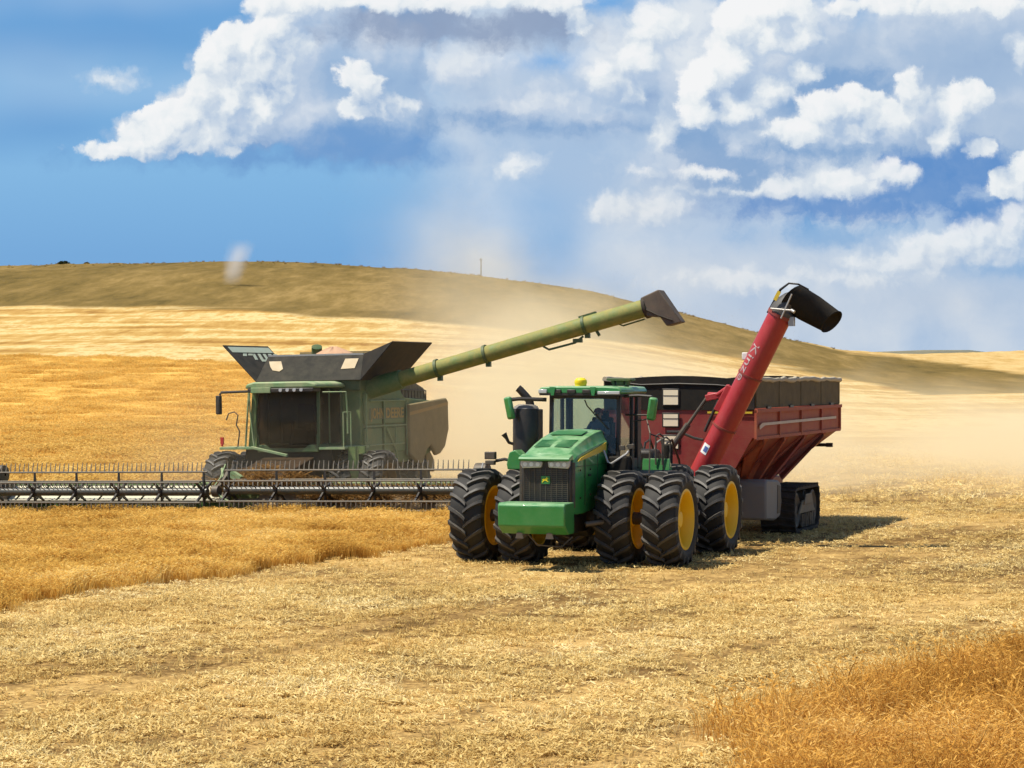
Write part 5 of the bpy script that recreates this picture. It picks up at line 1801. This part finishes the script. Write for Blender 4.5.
# hopper: front, sides, slopes
b = MB()
bx, by0, by1, bz = .70, 1.3, 7.9, 1.38
top = [(-HWD, 0, ZT), (HWD, 0, ZT), (HWD, L, ZT), (-HWD, L, ZT)]
kink = [(-HWD, 0, ZK), (HWD, 0, ZK), (HWD, L, ZK), (-HWD, L, ZK)]
bot = [(-bx, by0, bz), (bx, by0, bz), (bx, by1, bz), (-bx, by1, bz)]
for i in range(4):
    j = (i + 1) % 4
    b.mi = 0 if i == 0 else 1
    b.face([kink[i], kink[j], top[j], top[i]])
    b.mi = 0  # sloping faces get the deeper red: their shade is put into the paint
    b.face([bot[i], bot[j], kink[j], kink[i]])
b.mi = 1
b.face(bot[::-1])
hop = b.build('hopper', [M['red_deep'], M['red_dusty']], G, smooth=0)
sd = hop.modifiers.new('sheet', 'SOLIDIFY')
sd.thickness, sd.offset = .03, -1
b = MB()      # front panel continues down to the frame behind the auger
b.plate([(-1.15, -.012, 1.35), (1.15, -.012, 1.35), (1.9, -.012, 2.65), (-1.9, -.012, 2.65)], .02)
b.build('front_panel', M['red_deep'], hop)
# seams, corner posts and the pale stripe along the sides
b = MB()
for y in (0, 2.6, 5.2, 7.8, L):
    for s in (-1, 1):
        b.box2((s * (HWD + .003), y - .05, ZK - .02), (s * (HWD + .06), y + .05, ZT))
for s in (-1, 1):
    b.box2((s * (HWD + .003), -.05, ZT - .06), (s * (HWD + .09), L + .05, ZT + .03))
    b.box2((s * (HWD + .003), -.03, ZK - .05), (s * (HWD + .05), L + .03, ZK + .03))
b.build('hopper_rib', M['red_dusty'], hop)
for s in (-1, 1):
    b = MB()
    b.prism([(.25, 2.93), (.55, 3.00), (9.7, 3.02), (9.7, 2.95), (.8, 2.93), (.3, 2.84)], s * (HWD + .062), s * (HWD + .068))
    b.build('stripe', paint('pale stripe', (.62, .50, .40), .6, .25), hop)
# gussets that carry the sloping sides
for s in (-1, 1):
    for y in (.9, 3.3, 5.7, 8.1):
        b = MB()
        yy2 = y * .62 + 1.1
        b.plate([(s * (HWD + .01), y, ZK - .03), (s * (HWD + .01), y + .5, ZK - .03), (s * (bx + .42), yy2 + .35, bz + .12), (s * (bx + .02), yy2 + .1, bz - .06), (s * (bx + .04), yy2 - .02, bz + .02)], .05)
        b.plate([(s * (HWD + .01), y, ZK - .03), (s * (HWD - .50), y, ZK - .52), (s * (bx + .45), yy2, bz + .10), (s * (bx + .55), yy2 - .05, bz - .05), (s * (HWD + .03), y - .05, ZK - .14)], .05)
        b.build('gusset', M['red_dusty'], hop)
# extensions
b = MB()
arch = [(-HWD, ZT)] + [(-HWD + 2 * HWD * t, ZE + .13 * math.sin(math.pi * t)) for t in (0, .1, .2, .3, .4, .5, .6, .7, .8, .9, 1)] + [(HWD, ZT)]
b.prism(arch, -.03, .03, 'y')
fe = b.build('front_extension', M['black_soft'], G)
b = MB()
b.tube([(-HWD, -.05, ZE + .0)] + [(-HWD + 2 * HWD * t, -.05, ZE - .17 + .10 * math.sin(math.pi * t)) for t in (.25, .5, .75)] + [(HWD, -.05, ZE - .2)], .02, 6)
b.build('brace', M['black'], fe)
b = MB()
b.prism(arch, L - .03, L + .03, 'y')
b.build('rear_extension', M['black_soft'], G)
for s in (-1, 1):
    b = MB()
    b.box2((s * (HWD - .02), .03, ZT + .05), (s * (HWD + .02), L - .03, ZE))
    ex = b.build('side_extension', M['tarp'], G)
    b = MB()
    for y in (.06, 2.6, 5.2, 7.8, L - .06):
        b.box2((s * (HWD + .021), y - .02, ZT + .05), (s * (HWD + .035), y + .02, ZE))
    b.build('seam', M['tarp'], ex)
    b = MB()
    for y in (1.3, 3.9, 6.5, 9.1):
        b.box2((s * (HWD + .03), y - .2, ZT + .03), (s * (HWD + .075), y + .2, ZT + .09))
    b.build('clip', M['black'], ex)
    b = MB()
    rg = random.Random(5)
    b.tube([(s * (HWD + rg.uniform(-.02, .03)), y, ZE + .03 + rg.uniform(-.02, .025)) for y in np.linspace(.05, L, 30)], [rg.uniform(.05, .075) for _ in range(30)], 8)
    b.build('tarp_roll', M['tarp_edge'], ex)
b = MB()
b.box2((HWD - .35, -.046, ZT + .02), (HWD + .0, -.034, ZE - .02))
b.build('corner_panel', M['black'], fe)
# viewing windows
for z0, z1 in ((3.42, 3.86), (2.88, 3.25), (2.32, 2.70)):
    b = MB()
    b.box2((-.42, -.055, z0), (.03, -.035, z1))
    fr_ = b.build('window_frame', M['black'], hop, bevel=.02)
    b = MB()
    b.box2((-.385, -.065, z0 + .035), (-.005, -.056, z1 - .035))
    b.build('window_pane', M['window_cream'], fr_)
    b = MB()
    b.box2((-.385, -.072, (z0 + z1) / 2 + .03), (-.005, -.066, (z0 + z1) / 2 + .05))
    b.build('window_bar', M['dark_steel'], fr_)
b = MB()
b.box2((.75, -.05, 3.24), (1.25, -.035, 3.29)); b.box2((1.55, -.05, 3.24), (1.9, -.035, 3.29))
b.build('reflector', M['stripe'], hop)
# running frame and tongue
b = MB()
b.box2((-.75, .8, .95), (-.5, 8.4, 1.35)); b.box2((.5, .8, .95), (.75, 8.4, 1.35))
b.box2((-1.3, 4.6, .75), (1.3, 5.5, 1.2))
b.loft([[(-.75, .9, .8), (.75, .9, .8), (.75, .9, 1.2), (-.75, .9, 1.2)], [(-.14, -1.8, .50), (-.10 + .24, -1.8, .50), (.14, -1.8, .70), (-.14, -1.8, .70)]])
b.build('frame', M['red_deep'], G, bevel=.02)
b = MB()
b.box2((-.08, -2.3, .5), (.08, -1.75, .62))
b.cyl((.5, -.9, .3), (.5, -.9, 1.5), .07)
b.build('hitch', M['dark_steel'], G)
# grey guard ahead of the track
b = MB()
b.prism([(1.25, .52), (1.25, 1.42), (1.36, 1.55), (2.65, 1.48), (2.95, 1.38), (3.02, .9), (2.85, .52), (2.3, .45)], 1.02, 1.95)
gd = b.build('side_guard', M['grey'], G, bevel=.06)
b = MB()
b.prism([(2.45, .62), (2.75, .62), (2.88, 1.0), (2.8, 1.32), (2.5, 1.36)], 1.951, 1.965)
b.build('guard_panel', M['dark_steel'], gd, bevel=.004)
# track units
def rounded(y0, y1, z0, z1, r0, r1, n=7):
    pts = []
    for (cy_, cz_, r, a0) in ((y1 - r1, z1 - r1, r1, 0), (y0 + r1, z1 - r1, r1, 90), (y0 + r0, z0 + r0, r0, 180), (y1 - r0, z0 + r0, r0, 270)):
        for k in range(n + 1):
            a = R(a0 + 90 * k / n)
            pts.append((cy_ + r * math.cos(a), cz_ + r * math.sin(a)))
    return pts
for s in (-1, 1):
    tu = empty('track_unit', (s * 1.72, 5.1, 0), parent=G)
    W2 = .46
    oy = rounded(-1.58, 1.58, .035, 1.22, .42, .34)
    iy = rounded(-1.51, 1.51, .105, 1.15, .36, .28)
    b = MB()
    b.loft([[(-W2, *q) for q in oy], [(W2, *q) for q in oy], [(W2, *q) for q in iy], [(-W2, *q) for q in iy], [(-W2, *q) for q in oy]], caps=False)
    # tread bars
    pts = [Vector(q) for q in oy] + [Vector(oy[0])]
    acc, nxt = 0.0, 0.0
    for p, q in zip(pts, pts[1:]):
        d = (q - p).length
        while d > 1e-6 and nxt <= acc + d:
            c = p.lerp(q, (nxt - acc) / d)
            tdir = (q - p).normalized()
            nrm = Vector((tdir.y, -tdir.x))
            for sx in (-1, 1):
                o1 = c + nrm * .035
                P4 = []
                for xx, sh in ((sx * .02, 0), (sx * W2, .12)):
                    for w_, h_ in ((-.045, 0), (-.03, .045), (.03, .045), (.045, 0)):
                        v = c + tdir * (w_ + sh * .4) + nrm * (h_ - .005)
                        P4.append(Vector((xx, v.x, v.y)))
                b.loft([P4[:4], P4[4:]])
            nxt += .19
        acc += d
    b.build('track_belt', M['rubber_dark'], tu)
    for y, z, r in ((-1.02, .60, .48), (1.02, .60, .48), (-.30, .34, .23), (.30, .34, .23), (0, .92, .20)):
        b = MB()
        for xo in (-.24, .24):
            b.lathe([(xo - .15, 0), (xo - .15, r * .9), (xo - .13, r), (xo + .13, r), (xo + .15, r * .9), (xo + .10, r * .7), (xo + .08, r * .35), (xo + .14, r * .3), (xo + .14, 0)], (0, y, z), 'x', 24)
        b.build('track_roller', M['dark_steel'], tu)
    b = MB()
    b.prism([(-1.0, .52), (1.0, .52), (.5, .86), (-.5, .86)], s * .40, s * .46)
    b.prism([(-.55, .74), (.55, .74), (.35, 1.02), (-.35, 1.02)], s * .47, s * .50)
    b.box2((-.44, -.3, .55), (.44, .3, .8))
    b.build('track_frame', paint('dusty grey casting', (.16, .14, .11), .7, .5), tu, bevel=.02)
    b = MB()
    for i in range(7):
        b.box2((s * .47, -.75 + i * .24, .16), (s * .49, -.69 + i * .24, .50))
    b.build('track_guard', M['dark_steel'], tu)
# small rear arm
b = MB()
b.cyl((1.0, 9.9, 2.18), (1.72, 9.9, 2.18), .05, n=8)
b.box((1.78, 9.9, 2.18), (.18, .10, .12))
b.build('rear_light', M['black'], G)

# ---- auger
def world_to_cart(px, py, d):
    X, Z = (px - 512) / F * d, CAMH - (py - HZ) / F * d
    u, v = to_local(X, d, G_O, G_A)
    return Vector((u, v, Z))
A0, A1 = world_to_cart(700, 476, 57.0), world_to_cart(781, 314, 55.9)
dr = (A1 - A0).normalized()
view = Vector((math.sin(G_A) * 0, -1, 0))
fw = (Vector((-math.sin(G_A) * -1 * 0 - .33, -.94, 0)) - dr * Vector((-.33, -.94, 0)).dot(dr)).normalized()     # side of the tube that faces the photographer
rt = dr.cross(fw).normalized()
if rt.x < 0: rt = -rt
b = MB()
RA = .295
b.cyl(A0, A1, RA, n=32)
au = b.build('auger', M['red'], G)
b = MB()
LN = (A1 - A0).length
for t in (.30, .62):
    b.cyl(A0 + dr * (LN * t), A0 + dr * (LN * t + .05), RA + .02, n=32)
b.cyl(A1 - dr * .06, A1 + dr * .02, RA + .035, n=32)
b.build('auger_flange', M['red_deep'], au)
b = MB()
b.lathe([(-.32, .20), (-.28, .42), (.30, .42), (.36, .3)], (0, 0, 0), 'z', 20)
base = b.build('auger_base', M['black'], au, loc=A0 + Vector((0, 0, -.35)))
b = MB()
b.box2((-.35, -.1, -1.0), (.35, .75, -.3)); b.box2((-.15, -.25, -.3), (.15, .1, .1))
b.build('gearbox', M['dark_steel'], base, bevel=.03)
# spout
K = A1 + dr * .25
out = (world_to_cart(826, 323, 56.1) - world_to_cart(792, 302, 55.9)).normalized()
b = MB()
def ring_at(c, u, v, ru, rv, n=20):
    return [c + u * (ru * math.cos(2 * math.pi * k / n)) + v * (rv * math.sin(2 * math.pi * k / n)) for k in range(n)]
e1 = out.cross(fw).normalized()
n0 = rt
elb = []
C0 = A1
for i in range(7):
    t = i / 6
    c = C0 + dr * (.50 * math.sin(t * 1.35)) + out * (.42 * (1 - math.cos(t * 1.35)) + .05 * t)
    w = rt.lerp(-e1 if (-e1).dot(rt) > 0 else e1, 0).normalized()
    dirv = (dr * (1 - t) + out * t).normalized()
    w = (fw.cross(dirv)).normalized()
    elb.append(ring_at(c, w, fw, RA + .02 + .015 * t, RA + .02))
b.loft(elb)
sp2 = b.build('spout', paint('dark grey spout', (.035, .035, .036), .5, .2, dust_sheen_col=(.22, .20, .17)), au)
b = MB()
cE = C0 + dr * (.50 * math.sin(1.35)) + out * (.42 * (1 - math.cos(1.35)) + .05)
w = fw.cross(out).normalized()
b.loft([ring_at(cE - out * .32, w, fw, .36, .34), ring_at(cE - out * .1, w, fw, .375, .35), ring_at(cE + out * .2, w, fw, .375, .35), ring_at(cE + out * .82, w, fw, .32, .32), ring_at(cE + out * .85, w, fw, .335, .335), ring_at(cE + out * .87, w, fw, .32, .31), ring_at(cE + out * .6, w, fw, .28, .28)])
b.build('spout_boot', M['black_soft'], sp2, smooth=50)
b = MB()
q0 = A1 - rt * (RA + .05)
b.tube([q0 - dr * .15, q0 + dr * .50 + rt * .03, q0 + dr * .74 + rt * .16, q0 + dr * .84 + rt * .40, cE + w * (-.38 if w.dot(dr) < 0 else .38) - out * .1], [.032, .032, .024, .024, .024], 8)
b.build('spout_hose', M['black'], sp2)
b = MB()
S = lambda a, c: C0 + dr * a + rt * c + fw * (RA + .06)
b.tube([S(.05, -.12), S(.28, .42)], .022, 6); b.tube([S(-.02, .25), S(.62, .22)], .022, 6); b.cyl(S(.28, .40), S(.28, .5), .04)
b.box(C0 + dr * -.02 + rt * (RA + .06), (.14, .14, .22))
b.build('spout_cylinder', M['steel'], sp2)
b = MB()
b.box(S(.40, -.12), (.09, .02, .24), (0, R(28), 0))
b.build('warning_label', M['stripe'], sp2)
# lettering along the tube
tm = text_mesh('lettering', 'KINZE'.capitalize(), .30, M['silver'])
xs = [v.co.x for v in tm.vertices]
x0_ = min(xs); wx = max(xs) - x0_
for v in tm.vertices:
    s_ = LN * .80 - (v.co.x - x0_) / wx * .98          # reads downwards
    ang = (v.co.y - .11) / RA * 1.0 - .18
    rr = RA + .004 + (v.co.z + .002) * 1.0
    v.co = A0 + dr * s_ + (fw * math.cos(ang) + rt * math.sin(ang)) * rr
mesh_obj('lettering', tm, au)
# decals, lamp, hydraulic folding gear
def patch(t0, t1, a0, a1, mat, name, parent, n=6, h=.006):
    b = MB()
    secs = []
    for k in range(n + 1):
        a = a0 + (a1 - a0) * k / n
        nrm = fw * math.cos(a) + rt * math.sin(a)
        secs.append([A0 + dr * t0 + nrm * (RA + .002), A0 + dr * t1 + nrm * (RA + .002), A0 + dr * t1 + nrm * (RA + h), A0 + dr * t0 + nrm * (RA + h)])
    b.loft(secs)
    return b.build(name, mat, parent, smooth=30)
pt_ = patch(.60, .86, -.55, .15, M['white'], 'decal', au)
patch(.66, .80, -.28, .10, M['blue'], 'decal_mark', pt_, h=.010)
b = MB()
b.box(A0 + dr * (LN * .70) - rt * (RA + .07), (.14, .14, .18))
b.build('auger_lamp', M['white'], au, bevel=.02)
b = MB()
h0 = A0 + dr * 1.75 - rt * (RA + .02) + fw * .10
b.box(h0 + dr * .25, (.18, .16, .7), (0, R(28), 0))
b.box(h0 - rt * .28 + dr * .15, (.40, .14, .16), (0, R(-12), 0))
b.tube([h0 - rt * .45 + dr * .12, h0 - rt * .2 + dr * .25, h0 + dr * .6], .06, 8)
b.build('fold_bracket', M['red'], au, bevel=.02)
b = MB()
foot = world_to_cart(663, 460, 57.4)
kn = h0 - rt * .42 + dr * .12
b.cyl(foot, foot.lerp(kn, .55), .075, n=10); b.cyl(foot.lerp(kn, .5), kn, .042, n=10)
b.build('fold_cylinder', M['dark_steel'], au)
b = MB()
b.cyl(A0 + dr * 1.05 - rt * (RA + .06) + fw * .15, A0 + dr * 1.9 - rt * (RA + .10) + fw * .15, .04, n=8)
b.tube([world_to_cart(667, 432, 57.6), world_to_cart(680, 432, 57.5), world_to_cart(694, 438, 57.3), world_to_cart(703, 440, 57.2)], .035, 7)
b.build('hydraulic_line', M['black'], au)
